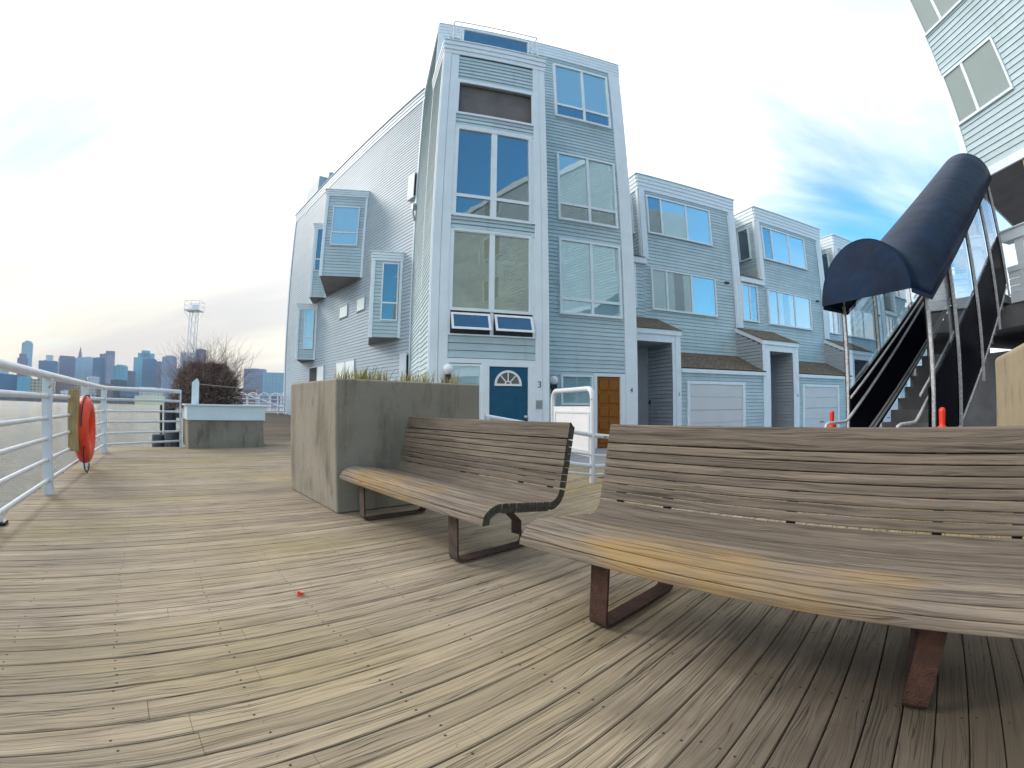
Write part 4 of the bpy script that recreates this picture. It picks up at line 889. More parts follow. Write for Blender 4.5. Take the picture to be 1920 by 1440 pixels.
# ================================================================== CONCRETE PLANTERS
pl = thing("concrete_planter", AB(1.60, 4.08, 0), AA, "big square raw concrete planter at the left end of the bench, dry grass on top", "planter")
mb = MB(); L_, D_, H_ = 1.70, 1.50, 1.25; t_ = 0.14
mb.box(0, L_, 0, D_, 0, 1.10); 
for (x0, x1, y0, y1) in ((0, L_, 0, t_), (0, L_, D_-t_, D_), (0, t_, t_, D_-t_), (L_-t_, L_, t_, D_-t_)): mb.box(x0, x1, y0, y1, 1.10, H_)
mb = MB(); prof_o = [(0, 0), (L_, 0), (L_, D_), (0, D_)]; prof_i = [(t_, t_), (L_-t_, t_), (L_-t_, D_-t_), (t_, D_-t_)]
v = [(x, y, 0) for x, y in prof_o] + [(x, y, H_) for x, y in prof_o] + [(x, y, H_) for x, y in prof_i] + [(x, y, 1.08) for x, y in prof_i]
f = [(0,3,2,1)]
for i in range(4): j = (i+1) % 4; f += [(i, j, 4+j, 4+i), (4+i, 4+j, 8+j, 8+i), (8+i, 8+j, 12+j, 12+i)]
mb.mesh(v, f); mb.build("planter_body", M['concrete'], pl, bevel=0.018, seg=3)
mb = MB(); mb.face([(t_+.002, t_+.002, 1.19), (L_-t_-.002, t_+.002, 1.19), (L_-t_-.002, D_-t_-.002, 1.19), (t_+.002, D_-t_-.002, 1.19)]); mb.build("soil", M['soil'], pl)
mb = MB()
for _ in range(900):
    tall = random.random() < 0.7
    if tall: x = random.gauss(random.choice((0.22, 0.38, 0.43, 0.62, 0.95, 1.15, 1.5)), 0.035); y = random.uniform(0.16, 0.5)
    else: x = random.uniform(0.15, L_-0.16); y = random.uniform(0.15, D_-0.16)
    x = min(max(x, 0.16), L_-0.16)
    h = random.uniform(0.09, 0.23) if tall else random.uniform(0.04, 0.12); an = random.uniform(0, 6.28); ln = random.uniform(0.0, 0.16); w_ = 0.004
    dx, dy = math.cos(an)*ln, math.sin(an)*ln; wx, wy = -math.sin(an)*w_, math.cos(an)*w_
    z = 1.19
    mb.face([(x-wx, y-wy, z), (x+wx, y+wy, z), (x+dx*.5+wx*.7, y+dy*.5+wy*.7, z+h*.65), (x+dx*.5-wx*.7, y+dy*.5-wy*.7, z+h*.65)], 0, random.random())
    mb.face([(x+dx*.5-wx*.7, y+dy*.5-wy*.7, z+h*.65), (x+dx*.5+wx*.7, y+dy*.5+wy*.7, z+h*.65), (x+dx, y+dy, z+h)], 0, random.random())
gr = mb.build("dry_grass", M['drygrass'], kind='stuff'); gr.location = AB(1.60, 4.08, 0); gr.rotation_euler = (0, 0, AA); tag(gr, "tufts of dry yellowish grass growing in the concrete planter", "grass")
# tan wall at far right
mb = MB(); mb.box(-2.6, 0, -1.6, 0, -0.02, 1.40)
tp = mb.build("concrete_block_planter", M['concrete_tan'], bevel=0.05, seg=4, label="tan stained concrete planter wall behind the right bench, cut off by the right edge", cat="planter")
tp.location = (4.43, 2.90, 0); tp.rotation_euler = (0, 0, AA)
# white-capped planter
wp = thing("capped_planter", AB(0.76, 11.20, 0), AA, "low concrete planter with a broad pale blue wooden cap near the water", "planter")
mb = MB(); mb.box(0.03, 1.80, 0.03, 2.0, -0.04, 0.62); mb.build("planter_body", M['concrete'], wp, bevel=0.01)
mb = MB()
for (x0, x1, y0, y1) in ((0, 1.83, 0, 0.09), (0, 0.09, 0.092, 2.03), (1.74, 1.83, 0.092, 2.03), (0.092, 1.738, 1.94, 2.03)): mb.box(x0, x1, y0, y1, 0.625, 0.94)
for (x0, x1, y0, y1) in ((-0.05, 1.88, -0.05, 0.22), (-0.05, 0.22, 0.222, 2.08), (1.61, 1.88, 0.222, 2.08), (0.222, 1.608, 1.81, 2.08)): mb.box(x0, x1, y0, y1, 0.942, 0.98)
mb.build("planter_cap", M['trim'], wp, bevel=0.006)
mb = MB(); mb.box(0.1, 1.73, 0.1, 1.93, 0.63, 0.86); mb.build("soil", M['soil'], wp)
mb = MB(); a = AB(0.92, 11.08)
fp = thing("pointed_post", tuple(AB(0.88, 11.50, 0.9)), R_(38), "flat white board post with a pointed top standing on the capped planter", "post")
mb = MB(); v = [(x, y, z) for y in (0, 0.05) for x, z in ((0, 0), (0.17, 0), (0.17, 0.58), (0.12, 0.66), (0.0, 0.56))]
mb.mesh(v, [(0,1,2,3,4), (9,8,7,6,5)] + [(i, 5+i, 5+(i+1) % 5, (i+1) % 5) for i in range(5)]); mb.build("board", M['trim'], fp, bevel=0.004)
mb = MB(); mb.tube([(0.17, 0.02, 0.53), (0.9, 0.1, 0.485), (1.55, 0.2, 0.44)], 0.008, 6); mb.build("rope", M['concrete_pale'], fp)

# shrub
def shrub(name, c, rx, ry, rz, nstem, label, seedv, lean=0.0):
    rnd = random.Random(seedv); r = thing(name, c, 0, label, "shrub")
    mb = MB(); tw_ = MB()
    def seg(m_, a, b_, r0, r1):
        d = (b_-a); 
        if d.length < 1e-4: return
        d.normalize(); s = d.cross(Vector((0.3, 0.5, 0.8))).normalized(); t2 = d.cross(s)
        P0_ = [a + (s*math.cos(q) + t2*math.sin(q))*r0 for q in (0, 2.09, 4.19)]; P1_ = [b_ + (s*math.cos(q) + t2*math.sin(q))*r1 for q in (0, 2.09, 4.19)]
        m_.mesh(P0_ + P1_, [(0,1,4,3), (1,2,5,4), (2,0,3,5)], 0, rnd.random())
    def grow(p, d, l, r0, depth):
        n = 3
        for k in range(n):
            d = (d + Vector((rnd.gauss(0, .16), rnd.gauss(0, .16), rnd.gauss(0.06, .10)))).normalized(); q = p + d*l/n
            seg(mb if depth < 2 else tw_, p, q, r0*(1-k/n*0.4), r0*(1-(k+1)/n*0.4)); p = q
            if depth < 3 and rnd.random() < 0.9:
                dd = (d + Vector((rnd.gauss(0, .55), rnd.gauss(0, .55), rnd.gauss(0.1, .3)))).normalized(); grow(p, dd, l*rnd.uniform(.35, .7), r0*0.6, depth+1)
    for i in range(nstem):
        an = rnd.uniform(0, 6.28); rr = math.sqrt(rnd.random()); o = Vector((math.cos(an)*rx*rr*0.4, math.sin(an)*ry*rr*0.4, 0))
        tgt = Vector((math.cos(an)*rx*rr + lean, math.sin(an)*ry*rr, rz*math.sqrt(max(0.08, 1 - rr*rr*0.8))*rnd.uniform(0.80, 1.12)))
        d = (tgt - o); grow(o, d.normalized(), d.length*0.95, 0.006, 0)
    mb.build("branches", M['twig'], r); tw_.build("twigs", M['twig_dark'], r)
    # dense inner brush
    fb = MB()
    for _ in range(13000):
        an = rnd.uniform(0, 6.28); rr = rnd.random()**0.5; z = rnd.random(); k = (1 - 0.5*z**2.6)
        p = Vector((math.cos(an)*rx*rr*k*0.9 + lean*z, math.sin(an)*ry*rr*k*0.9, z*rz*0.98)); d = Vector((rnd.gauss(0, 1), rnd.gauss(0, 1), rnd.gauss(0.5, 1))).normalized()*rnd.uniform(0.05, 0.16)
        s = d.cross(Vector((rnd.random(), rnd.random(), 0.4))).normalized()*rnd.uniform(0.005, 0.016)
        fb.face([p-s, p+s, p+d+s*0.3, p+d-s*0.3], 0, rnd.random())
    fb.build("foliage", M['twig_dark'], r); return r
shrub("bare_shrub", tuple(AZ(-36.9, 12.9, 0.86)), 1.12, 1.0, 1.15, 210, "large bare reddish brown shrub growing in the capped planter", 3, lean=0.0)

# ================================================================== WATERSIDE RAILING
RD = Vector((-2.98, 3.50, 0)).normalized(); RP1 = Vector((-4.85, 3.43, 0)); RN = Vector((-RD.y, RD.x, 0))
Pn = RP1 - RD*2.42; P2 = RP1 + RD*2.42; P3 = Vector((-7.83, 6.93, 0)); CR = P3 + RD*0.12; EN = Vector((-7.38, 8.86, 0))
rl = thing("waterside_railing", tuple(RP1), math.atan2(RD.y, RD.x), "white painted tube railing with flat posts running along the water edge", "railing")
inv = Matrix.Rotation(-math.atan2(RD.y, RD.x), 4, 'Z') @ Matrix.Translation(-RP1)
def LR(p): return tuple(inv @ Vector(p))
RZ = (1.03, 0.80, 0.585, 0.365, 0.15)
path = [Pn - RD*2.6, CR, CR + (EN-CR)*0.05, EN]
mb = MB(); mb.tube([LR((*p_.xy, 1.245)) for p_ in (path[0], P3 - RD*0.3, P3 - RD*0.1, CR + (EN-CR)*0.03, CR + (EN-CR)*0.12, EN)], 0.042, 12); mb.build("top_rail", M['rail'], rl)
for z in RZ:
    mb = MB(); mb.tube([LR((*p_.xy, z)) for p_ in (path[0], P3 - RD*0.2, CR, CR + (EN-CR)*0.05, EN)], 0.022 if z < 1 else 0.028, 9); mb.build("lower_rail", M['rail'], rl)
for p_ in (Pn - RD*2.42, RP1, P2, P3):
    q = LR(p_); mb = MB(); mb.box(q[0]-0.030, q[0]+0.030, q[1]-0.058, q[1]+0.058, -0.02, 1.215); mb.build("post", M['rail'], rl, bevel=0.008)
q = LR(EN); mb = MB(); mb.box(q[0]-0.02, q[0]+0.02, q[1]-0.02, q[1]+0.02, -0.02, 1.26); mb.build("post", M['rail'], rl, bevel=0.005)
q = LR(P3 + RD*0.22 + RN*0.0); mb = MB(); mb.cyl(q, 0.045, 0.0, 0.10); mb.build("rail_foot", M['rail'], rl)
# cleat at the lower left edge
cl = AZ(-61.3, 4.62)
ct = thing("mooring_bollard", tuple(cl), AA, "short white mooring bollard with black rubber foot at the left edge", "bollard")
mb = MB(); mb.lathe((0, 0, 0), [(0.11, 0.03), (0.10, 0.06), (0.075, 0.09), (0.07, 0.24), (0.075, 0.27), (0.06, 0.30), (0.02, 0.315)], 18); mb.build("bollard_body", M['rail'], ct)
mb = MB(); mb.box(-0.12, 0.14, -0.06, 0.06, 0.0, 0.03); mb.build("rubber_foot", M['black'], ct, bevel=0.01)
# life ring on two timbers
LB = Vector((-5.93, 4.70, 0))
tb = thing("timber_board", tuple(LB - RD*0.10 + Vector((0,0,0.0))), math.atan2(RD.y, RD.x), "two upright weathered yellowish timbers bolted to the railing behind the life ring", "timber board")
mb = MB(); mb.box(-0.36, -0.29, -0.13, 0.02, 0.34, 1.13); tb1 = mb.build("timber", M['timber'], tb, bevel=0.006)
mb = MB(); mb.box(-0.26, -0.19, -0.115, 0.02, 0.36, 1.14); mb.build("timber", M['timber'], tb, bevel=0.006)
lr = thing("life_ring", tuple(LB + Vector((-RN.x, -RN.y, 0))*0.14 + Vector((0, 0, 0.595))), math.atan2(RD.y, RD.x) + R_(0), "bright orange life ring with pale bands hanging on the white railing", "life ring")
R0, r0 = 0.325, 0.125
mb = MB(); n = 48; seg = 14; v = []
cols = []
for i in range(n):
    a = 2*math.pi*i/n
    for k in range(seg):
        b_ = 2*math.pi*k/seg; rr = R0 + r0*math.cos(b_); v.append((rr*math.cos(a), -0.85*r0*math.sin(b_)*1.0, rr*1.02*math.sin(a)))
for i in range(n):
    ang = (i+0.5)/n*360; band = any(abs((ang - c + 180) % 360 - 180) < 3 for c in (0, 180))
    for k in range(seg): mb.mesh([v[i*seg+k], v[i*seg+(k+1) % seg], v[((i+1) % n)*seg+(k+1) % seg], v[((i+1) % n)*seg+k]], [(0, 1, 2, 3)], 1 if band else 0, smooth=True)
mb.build("ring_body", [M['ringorange'], M['white']], lr)
mb = MB(); pts = []
for i in range(25):
    a = -1.2 + i/24*4.2; pts.append(((R0+r0+0.02+0.02*abs(math.sin(2*a)))*math.cos(a), -0.03, (R0+r0+0.02+0.02*abs(math.sin(2*a)))*math.sin(a)))
mb.tube(pts, 0.010, 6)
mb.tube([(-0.38, -0.05, -0.18), (-0.44, -0.05, -0.34), (-0.36, -0.05, -0.50), (-0.20, -0.05, -0.56), (-0.05, -0.05, -0.53), (0.0, -0.05, -0.47), (-0.05, -0.05, -0.44), (-0.13, -0.05, -0.47)], 0.010, 6)
mb.build("grab_rope", M['rope'], lr)

# ================================================================== GATE AND INNER RAILING
gt = thing("white_gate", (1.06, 6.08, -0.02), 0, "white gate of arched tube with a flat white panel, standing between the benches", "gate")
gA = Vector((0, 0, 0)); gB = Vector((-0.42, 1.18, 0)); H = 1.265
def gpt(t_, z): return tuple(gA + (gB-gA)*t_ + Vector((0, 0, z)))
mb = MB(); pts = [gpt(0, 0), gpt(0, H-0.14)] + [gpt(0.09 - 0.09*math.cos(R_(q)), H-0.14+0.14*math.sin(R_(q))) for q in (20, 45, 70, 90)] + [gpt(0.91 + 0.09*math.sin(R_(q)), H-0.14+0.14*math.cos(R_(q))) for q in (0, 20, 45, 70, 90)] + [gpt(1, 0)]
mb.tube(pts, 0.036, 12); mb.build("arch_frame", M['rail'], gt)
gd_ = (gB - gA).normalized(); gn_ = Vector((gd_.y, -gd_.x, 0)); gl_ = (gB - gA).length
PG = plane_fn((0, 0), (gd_.x, gd_.y), (-gn_.x, -gn_.y))
mb = MB(); mb.pbox(PG, 0.02, gl_-0.02, 0.36, 1.03, -0.006, 0.006); gp = mb.build("gate_panel", M['white'], gt)
mb = MB()
for (x0, x1, z0, z1) in ((0.07, 0.10, 0.42, 0.96), (gl_-0.12, gl_-0.09, 0.42, 0.96), (0.101, gl_-0.121, 0.935, 0.96), (0.101, gl_-0.121, 0.42, 0.445)):
    mb.pbox(PG, x0, x1, z0, z1, -0.016, 0.016)
mb.build("panel_beading", M['rail'], gp)
fe = thing("inner_railing", (1.06, 6.08, -0.02), 0, "low white tube railing running behind the benches from the concrete planter", "railing")
mb = MB(); e0 = Vector((-0.30, 5.28, 0)) - Vector((1.06, 6.08, 0)); e1 = Vector((1.2, 0.42, 0))
for i, (za, zb) in enumerate(((0.91, 0.65), (0.66, 0.39), (0.50, 0.24), (0.37, 0.13))):
    mb = MB(); mb.tube([(e0.x, e0.y, za), (0.0, 0.0, zb), (e1.x, e1.y, zb-0.14 if i < 2 else zb-0.05)], 0.030 if i in (0, 2) else 0.018, 9); mb.build("rail", M['rail'], fe)
mb = MB(); mb.tube([(e0.x+0.03, e0.y, 0), (e0.x+0.03, e0.y, 0.90)], 0.026, 9); mb.build("post", M['rail'], fe)
mb = MB(); mb.tube([(e1.x, e1.y, -0.05), (e1.x, e1.y, 0.55)], 0.026, 9); mb.build("post", M['rail'], fe)

# ================================================================== BENCHES
def make_bench(b0, b1, legs, label):
    """b0..b1 = ends along b; local x = a - 1.60, local y = b - b0"""
    r = thing("slatted_bench", tuple(AB(1.60 if b0 > 0 else 1.515, b0, 0)), AA, label, "bench", "wooden slatted benches on the boardwalk")
    Ln = b1 - b0
    def slat(pts, th, nm, m, rnd_, e0=0.0, e1=0.0):
        # pts: outer curve (x, z); inner = offset by th along the left-hand normal
        n = len(pts); inn = []
        for i, (x, z) in enumerate(pts):
            xa, za = pts[max(i-1, 0)]; xb, zb = pts[min(i+1, n-1)]; dx, dz = xb-xa, zb-za; l = math.hypot(dx, dz); nx, nz = dz/l, -dx/l
            inn.append((x + nx*th, z + nz*th))
        prof = pts + inn[::-1]
        cx = sum(p_[0] for p_ in prof)/len(prof); cz_ = sum(p_[1] for p_ in prof)/len(prof)
        mb = MB(); j0, j1 = random.uniform(0, .006), random.uniform(0, .006)
        mb.extrude(prof, lambda x, z: (x, -e0 + j0, z), lambda x, z: (x, Ln + e1 - j1, z), 0, rnd_, cap=1)
        return mb.build(nm, [m, M['bench_end']], r, bevel=0.005, attr=True)
    # nose: four glued strips rounding over the front
    th = 0.050; C = (0.160, 0.343); Rn = 0.148
    angs = [184, 160, 136, 113, 91]
    for a0, a1 in zip(angs[:-1], angs[1:]):
        g = 0.55; pts = [(C[0] + Rn*math.cos(R_(a0-g + (a1-a0+2*g)*k/3)), C[1] + 0.104*math.sin(R_(a0-g + (a1-a0+2*g)*k/3))) for k in range(4)]
        slat(pts, th, "seat_slat", M['bench_seat'], random.random())
    x, z = 0.160, 0.447; n = 7; X1, Z1 = 0.560, 0.400
    for k in range(n):
        t0, t1 = (k+0.07)/n, (k+0.93)/n
        slat([(x+(X1-x)*t0, z+(Z1-z)*t0), (x+(X1-x)*t1, z+(Z1-z)*t1)], 0.058, "seat_slat", M['bench_seat'] if k < 3 else M['bench_wood'], random.random())
    # curved corner slat
    c2 = (0.567, 0.487); pts = [(c2[0] + 0.088*math.sin(R_(q)), c2[1] - 0.088*math.cos(R_(q))) for q in range(0, 81, 16)]
    slat(pts, 0.055, "corner_slat", M['bench_wood'], random.random())
    bx0, bz0 = pts[-1][0] + 0.002, pts[-1][1] + 0.006; bx1, bz1 = 0.728, 0.792; n = 7
    for k in range(n):
        t0, t1 = (k+0.04)/n, (k+0.96)/n
        slat([(bx0+(bx1-bx0)*t0, bz0+(bz1-bz0)*t0), (bx0+(bx1-bx0)*t1, bz0+(bz1-bz0)*t1)], 0.060, "back_slat", M['bench_wood'], random.random())
    dx, dz = (bx1-bx0), (bz1-bz0); l = math.hypot(dx, dz); dx /= l; dz /= l
    s0 = (bx1 + dx*0.004, bz1 + dz*0.004); tp = [(s0[0] + dx*q, s0[1] + dz*q) for q in (0, 0.05, 0.098)] + [(s0[0]+dx*0.108+0.008, s0[1]+dz*0.108)]
    slat(tp, 0.055, "top_slat", M['bench_wood'], random.random())
    # supports: metal ribs following the slats, with spacer blocks in the gaps
    ribs = sorted([lb - b0 for lb in legs] + [0.12, Ln-0.12] + [(legs[i] + legs[i+1])/2 - b0 for i in range(len(legs)-1)])
    for rb_ in ribs:
        mb = MB(); w_ = 0.022; o = 0.055
        path = [(0.07, 0.345), (0.10, 0.375), (0.16, 0.385), (0.56, 0.342), (0.635, 0.385), (0.705, 0.50), (0.775, 0.80)]
        for (p0, p1) in zip(path[:-1], path[1:]):
            ddx, ddz = p1[0]-p0[0], p1[1]-p0[1]; l2 = math.hypot(ddx, ddz); nx, nz = ddz/l2*0.012, -ddx/l2*0.012
            v = [(p0[0], rb_-w_, p0[1]), (p1[0], rb_-w_, p1[1]), (p1[0]+nx, rb_-w_, p1[1]+nz), (p0[0]+nx, rb_-w_, p0[1]+nz), (p0[0], rb_+w_, p0[1]), (p1[0], rb_+w_, p1[1]), (p1[0]+nx, rb_+w_, p1[1]+nz), (p0[0]+nx, rb_+w_, p0[1]+nz)]
            mb.mesh(v, [(0,1,2,3),(7,6,5,4),(0,4,5,1),(1,5,6,2),(2,6,7,3),(3,7,4,0)])
        for k in range(7):   # spacers
            t0 = (k+0.93)/7; t1 = (k+1.09)/7
            xx, zz_ = bx0+(bx1-bx0)*t0, bz0+(bz1-bz0)*t0; x2, z2 = bx0+(bx1-bx0)*t1, bz0+(bz1-bz0)*t1
            v = [(q[0]+ox, rb_+sy, q[1]-ox*0.33) for sy in (-w_, w_) for q in ((xx, zz_), (x2, z2)) for ox in (0.010, 0.05)]
            mb.mesh(v, [(0,1,3,2),(4,6,7,5),(0,4,5,1),(2,3,7,6),(0,2,6,4),(1,5,7,3)])
        mb.build("rib", M['black'], r)
    for li, lb in enumerate(legs):
        y = lb - b0; hw = 0.046; th = 0.014
        path = [(0.095, 0.37), (0.095, 0.05)] + [(0.135 - 0.04*math.cos(R_(q)), 0.047 - 0.04*math.sin(R_(q))) for q in (25, 50, 75, 90)] + [(0.68, 0.007)] + [(0.69 + 0.045*math.sin(R_(q)), 0.052 - 0.045*math.cos(R_(q))) for q in (30, 60, 90)] + [(0.735, 0.085), (0.72, 0.105), (0.655, 0.105), (0.655, 0.20), (0.50, 0.345)]
        mb = MB(); n = len(path); L1 = []; L2 = []
        for i, (x, z) in enumerate(path):
            xa, za = path[max(i-1, 0)]; xb, zb = path[min(i+1, n-1)]; ddx, ddz = xb-xa, zb-za; l2 = math.hypot(ddx, ddz); nx, nz = -ddz/l2, ddx/l2
            L1.append((x, z)); L2.append((x + nx*th, z + nz*th))
        for i in range(n-1):
            v = [(*((q[0], y-hw, q[1])),) for q in (L1[i], L1[i+1], L2[i+1], L2[i])] + [(q[0], y+hw, q[1]) for q in (L1[i], L1[i+1], L2[i+1], L2[i])]
            mb.mesh(v, [(0,1,2,3),(7,6,5,4),(0,4,5,1),(2,6,7,3)] + ([(0,3,7,4)] if i == 0 else []) + ([(1,5,6,2)] if i == n-2 else []))
        mb.build("leg_frame", M['rust_red'] if b0 < 0 else M['rust'], r)
    return r
make_bench(1.97, 4.03, (2.371, 3.73), "wooden slatted bench standing against the big concrete planter, farther of the two")
make_bench(-0.62, 1.59, (-0.15, 1.17), "near wooden slatted bench with rusty red legs, cut off by the right edge")
# orange scrap on the boards
mb = MB(); rr_ = random.Random(4)
for _ in range(16):
    a = rr_.uniform(0, 6.28); l = rr_.uniform(0.012, 0.026); p_ = Vector((rr_.gauss(0, 0.006), rr_.gauss(0, 0.006), 0.004)); d = Vector((math.cos(a), math.sin(a), 0)); s = Vector((-d.y, d.x, 0))
    mb.face([p_, p_+d*l*.6+s*l*.4+Vector((0,0,rr_.uniform(.004,.014))), p_+d*l+Vector((0,0,rr_.uniform(0.0,.018))), p_+d*l*.6-s*l*.4+Vector((0,0,rr_.uniform(.002,.010)))])
o = mb.build("flower_scrap", M['orange'], label="tiny crumpled orange flower lying on the deck boards", cat="flower"); o.location = (-1.098, 2.20, 0.001)

# ================================================================== PILES, FAR PIER, TOWER
def pile(az, d, top, r, lab):
    mb = MB(); rn = random.Random(int(az*10)+5)
    mb.lathe((0, 0, 0), [(r*1.05, -3.9), (r, -1.5), (r*rn.uniform(.92, 1.05), -0.6), (r*.97, -0.03), (r*.8, 0.0)], 12)
    o = mb.build("mooring_pile", M['pile'], label=lab, cat="pile", group="dark mooring piles beyond the railing"); o.location = tuple(AZ(az, d, top)); return o
pile(-41.0, 13.4, 1.02, 0.17, "tallest dark timber mooring pile right of the railing end")
pile(-42.0, 13.2, 0.93, 0.035, "thin dark pole standing in the water beside the piles")
pile(-40.7, 12.9, 0.30, 0.22, "low thick dark timber pile in front of the tallest pile")
pile(-42.3, 13.0, 0.20, 0.18, "low dark timber pile left of the thin pole")
# rails at the far end of the ramp
fr = thing("ramp_end_railing", tuple(AB(2.8, 23.2, 0.58)), AA, "distant white five bar railing closing the far end of the boardwalk", "railing")
for i in range(5):
    mb = MB(); mb.tube([(-1.9, 0, 0.1 + i*0.19), (3.6, 0, 0.1 + i*0.19)], 0.024, 7); mb.build("rail", M['rail'], fr)
for x in (-1.8, 0.8, 3.2): mb = MB(); mb.box(x-0.03, x+0.03, -0.05, 0.05, -0.1, 0.9); mb.build("post", M['rail'], fr)
mb = MB(); mb.box(0.6, 6.3, 23.6, 27.5, 0.30, 0.52)
for x in (0.8, 2.5, 4, 5.8): mb.box(x, x+0.3, 24, 24.3, -3.5, 0.3)
mb.build("far_pier", M['pile'], kind='structure', rot=AA)
gw = thing("gangway", tuple(AZ(-33.3, 26.5, 0.52)), R_(30), "white gangway with arched hoop rails on the far pier", "gangway")
for i in range(5):
    x = i*0.62; mb = MB(); pts = [(x, 0, 0), (x, 0, 0.85)] + [(x + 0.28 - 0.28*math.cos(R_(q)), 0, 0.85 + 0.24*math.sin(R_(q))) for q in range(20, 161, 20)] + [(x+0.56, 0, 0.85), (x+0.56, 0, 0)]
    mb.tube(pts, 0.028, 7); mb.build("hoop", M['rail'], gw)
mb = MB(); mb.tube([(0.6, -0.3, 0.95), (2.9, -0.3, 0.25)], 0.04, 7); mb.box(-0.2, 3.4, -0.5, 0.0, 0.0, 0.12); mb.tube([(0, 0, 0.45), (3.1, 0, 0.45)], 0.02, 6); mb.build("walkway", M['rail'], gw)

# lattice light tower
lt = thing("lattice_tower", tuple(AZ(-38.75, 60, -2.6)), R_(15), "pale steel lattice tower with a caged platform on top rising behind the shrub", "tower")
mb = MB(); wB, HT = 0.42, 14.4
cs = [(-wB, -wB), (wB, -wB), (wB, wB), (-wB, wB)]
for c in cs: mb.tube([(c[0]*1.15, c[1]*1.15, 0), (c[0]*0.95, c[1]*0.95, HT)], 0.042, 5)
for k in range(11):
    z0 = k*HT/11; z1 = (k+1)*HT/11
    for i in range(4):
        a, b_ = cs[i], cs[(i+1) % 4]; mb.tube([(a[0], a[1], z0), (b_[0], b_[1], z1)], 0.02, 4); mb.tube([(a[0], a[1], z1), (b_[0], b_[1], z1)], 0.02, 4)
mb.build("lattice_mast", M['rail'], lt)
mb = MB(); mb.box(-1.0, 0.95, -0.85, 0.85, HT, HT+0.14)
for z in (HT+0.6, HT+1.15):
    for (a, b_) in (((-1.0, -0.85), (0.95, -0.85)), ((0.95, -0.85), (0.95, 0.85)), ((0.95, 0.85), (-1.0, 0.85)), ((-1.0, 0.85), (-1.0, -0.85))): mb.tube([(*a, z), (*b_, z)], 0.026, 5)
for x, y in ((-1.0, -0.85), (0.95, -0.85), (0.95, 0.85), (-1.0, 0.85), (-0.1, -0.85), (-0.1, 0.85)): mb.tube([(x, y, HT), (x, y, HT+1.15)], 0.026, 5)
for x, y in ((-1.0, -0.85), (0.95, -0.85), (0.95, 0.85), (-1.0, 0.85)): mb.tube([(x, y, HT), (x*0.45, y*0.5, HT-1.0)], 0.026, 5)
mb.box(-0.2, 0.5, -0.3, 0.3, HT+0.14, HT+0.75)
mb.build("platform_cage", M['rail'], lt)

# ================================================================== FAR SHORE AND SKYLINE
def city_mat(name, base, win=(0.55, 0.6, 0.7), fx=6.0, fz=4.0, rough=0.45, contrast=0.5):
    m = bpy.data.materials.new(name); m.use_nodes = True; t = m.node_tree; p = t.nodes['Principled BSDF']; p.inputs['Roughness'].default_value = rough
    tc = N(t, "ShaderNodeTexCoord"); s = N(t, "ShaderNodeSeparateXYZ"); t.links.new(tc.outputs['Object'], s.inputs[0])
    hx = mth(t, 'ADD', s.outputs[0], s.outputs[1])
    a = mth(t, 'GREATER_THAN', mth(t, 'FRACT', mth(t, 'DIVIDE', hx, fx)), 0.35); b_ = mth(t, 'GREATER_THAN', mth(t, 'FRACT', mth(t, 'DIVIDE', s.outputs[2], fz)), 0.42)
    wn = N(t, "ShaderNodeTexWhiteNoise"); wn.noise_dimensions = '2D'; cv_ = N(t, "ShaderNodeCombineXYZ"); t.links.new(mth(t, 'FLOOR', mth(t, 'DIVIDE', hx, fx)), cv_.inputs[0]); t.links.new(mth(t, 'FLOOR', mth(t, 'DIVIDE', s.outputs[2], fz)), cv_.inputs[1]); t.links.new(cv_.outputs[0], wn.inputs['Vector'])
    f = mth(t, 'MULTIPLY', mth(t, 'MULTIPLY', a, b_), mth(t, 'ADD', contrast*0.6, mth(t, 'MULTIPLY', wn.outputs['Value'], contrast)))
    n = N(t, "ShaderNodeTexNoise"); n.inputs['Scale'].default_value = 0.02; t.links.new(tc.outputs['Object'], n.inputs['Vector'])
    c0 = mix(t, 1.0, base, ramp(t, n.outputs[0], [(0.3, 0.8), (0.7, 1.15)]), 'MULTIPLY')
    t.links.new(mix(t, f, c0, tuple(x*y for x, y in zip(base, win))), p.inputs['Base Color']); return m
CM = dict(slate=city_mat('slate', (0.12, 0.15, 0.24)), purple=city_mat('purple', (0.17, 0.155, 0.25)), teal=city_mat('teal', (0.12, 0.36, 0.46), (1.2, 1.1, 1.0), 9, 5), cyan=city_mat('cyan', (0.26, 0.42, 0.50)), deep=city_mat('deep', (0.06, 0.15, 0.26), (0.6, 0.7, 0.9)), pale=city_mat('pale', (0.48, 0.55, 0.60)), grey=city_mat('grey', (0.26, 0.28, 0.36)), tan=city_mat('tan', (0.50, 0.40, 0.27), (0.3, 0.3, 0.35), 5, 4, contrast=0.8), brick=city_mat('brick', (0.23, 0.14, 0.15), (0.5, 0.5, 0.6), 5, 4), white=city_mat('whiteb', (0.62, 0.62, 0.62), (0.4, 0.4, 0.45), 5, 4), roofy=city_mat('roofy', (0.62, 0.58, 0.36), (1, 1, 1), 50, 50), dark=city_mat('dark', (0.07, 0.08, 0.10), (0.6, 0.6, 0.6), 8, 5))
sky_g = "city towers across the harbour"
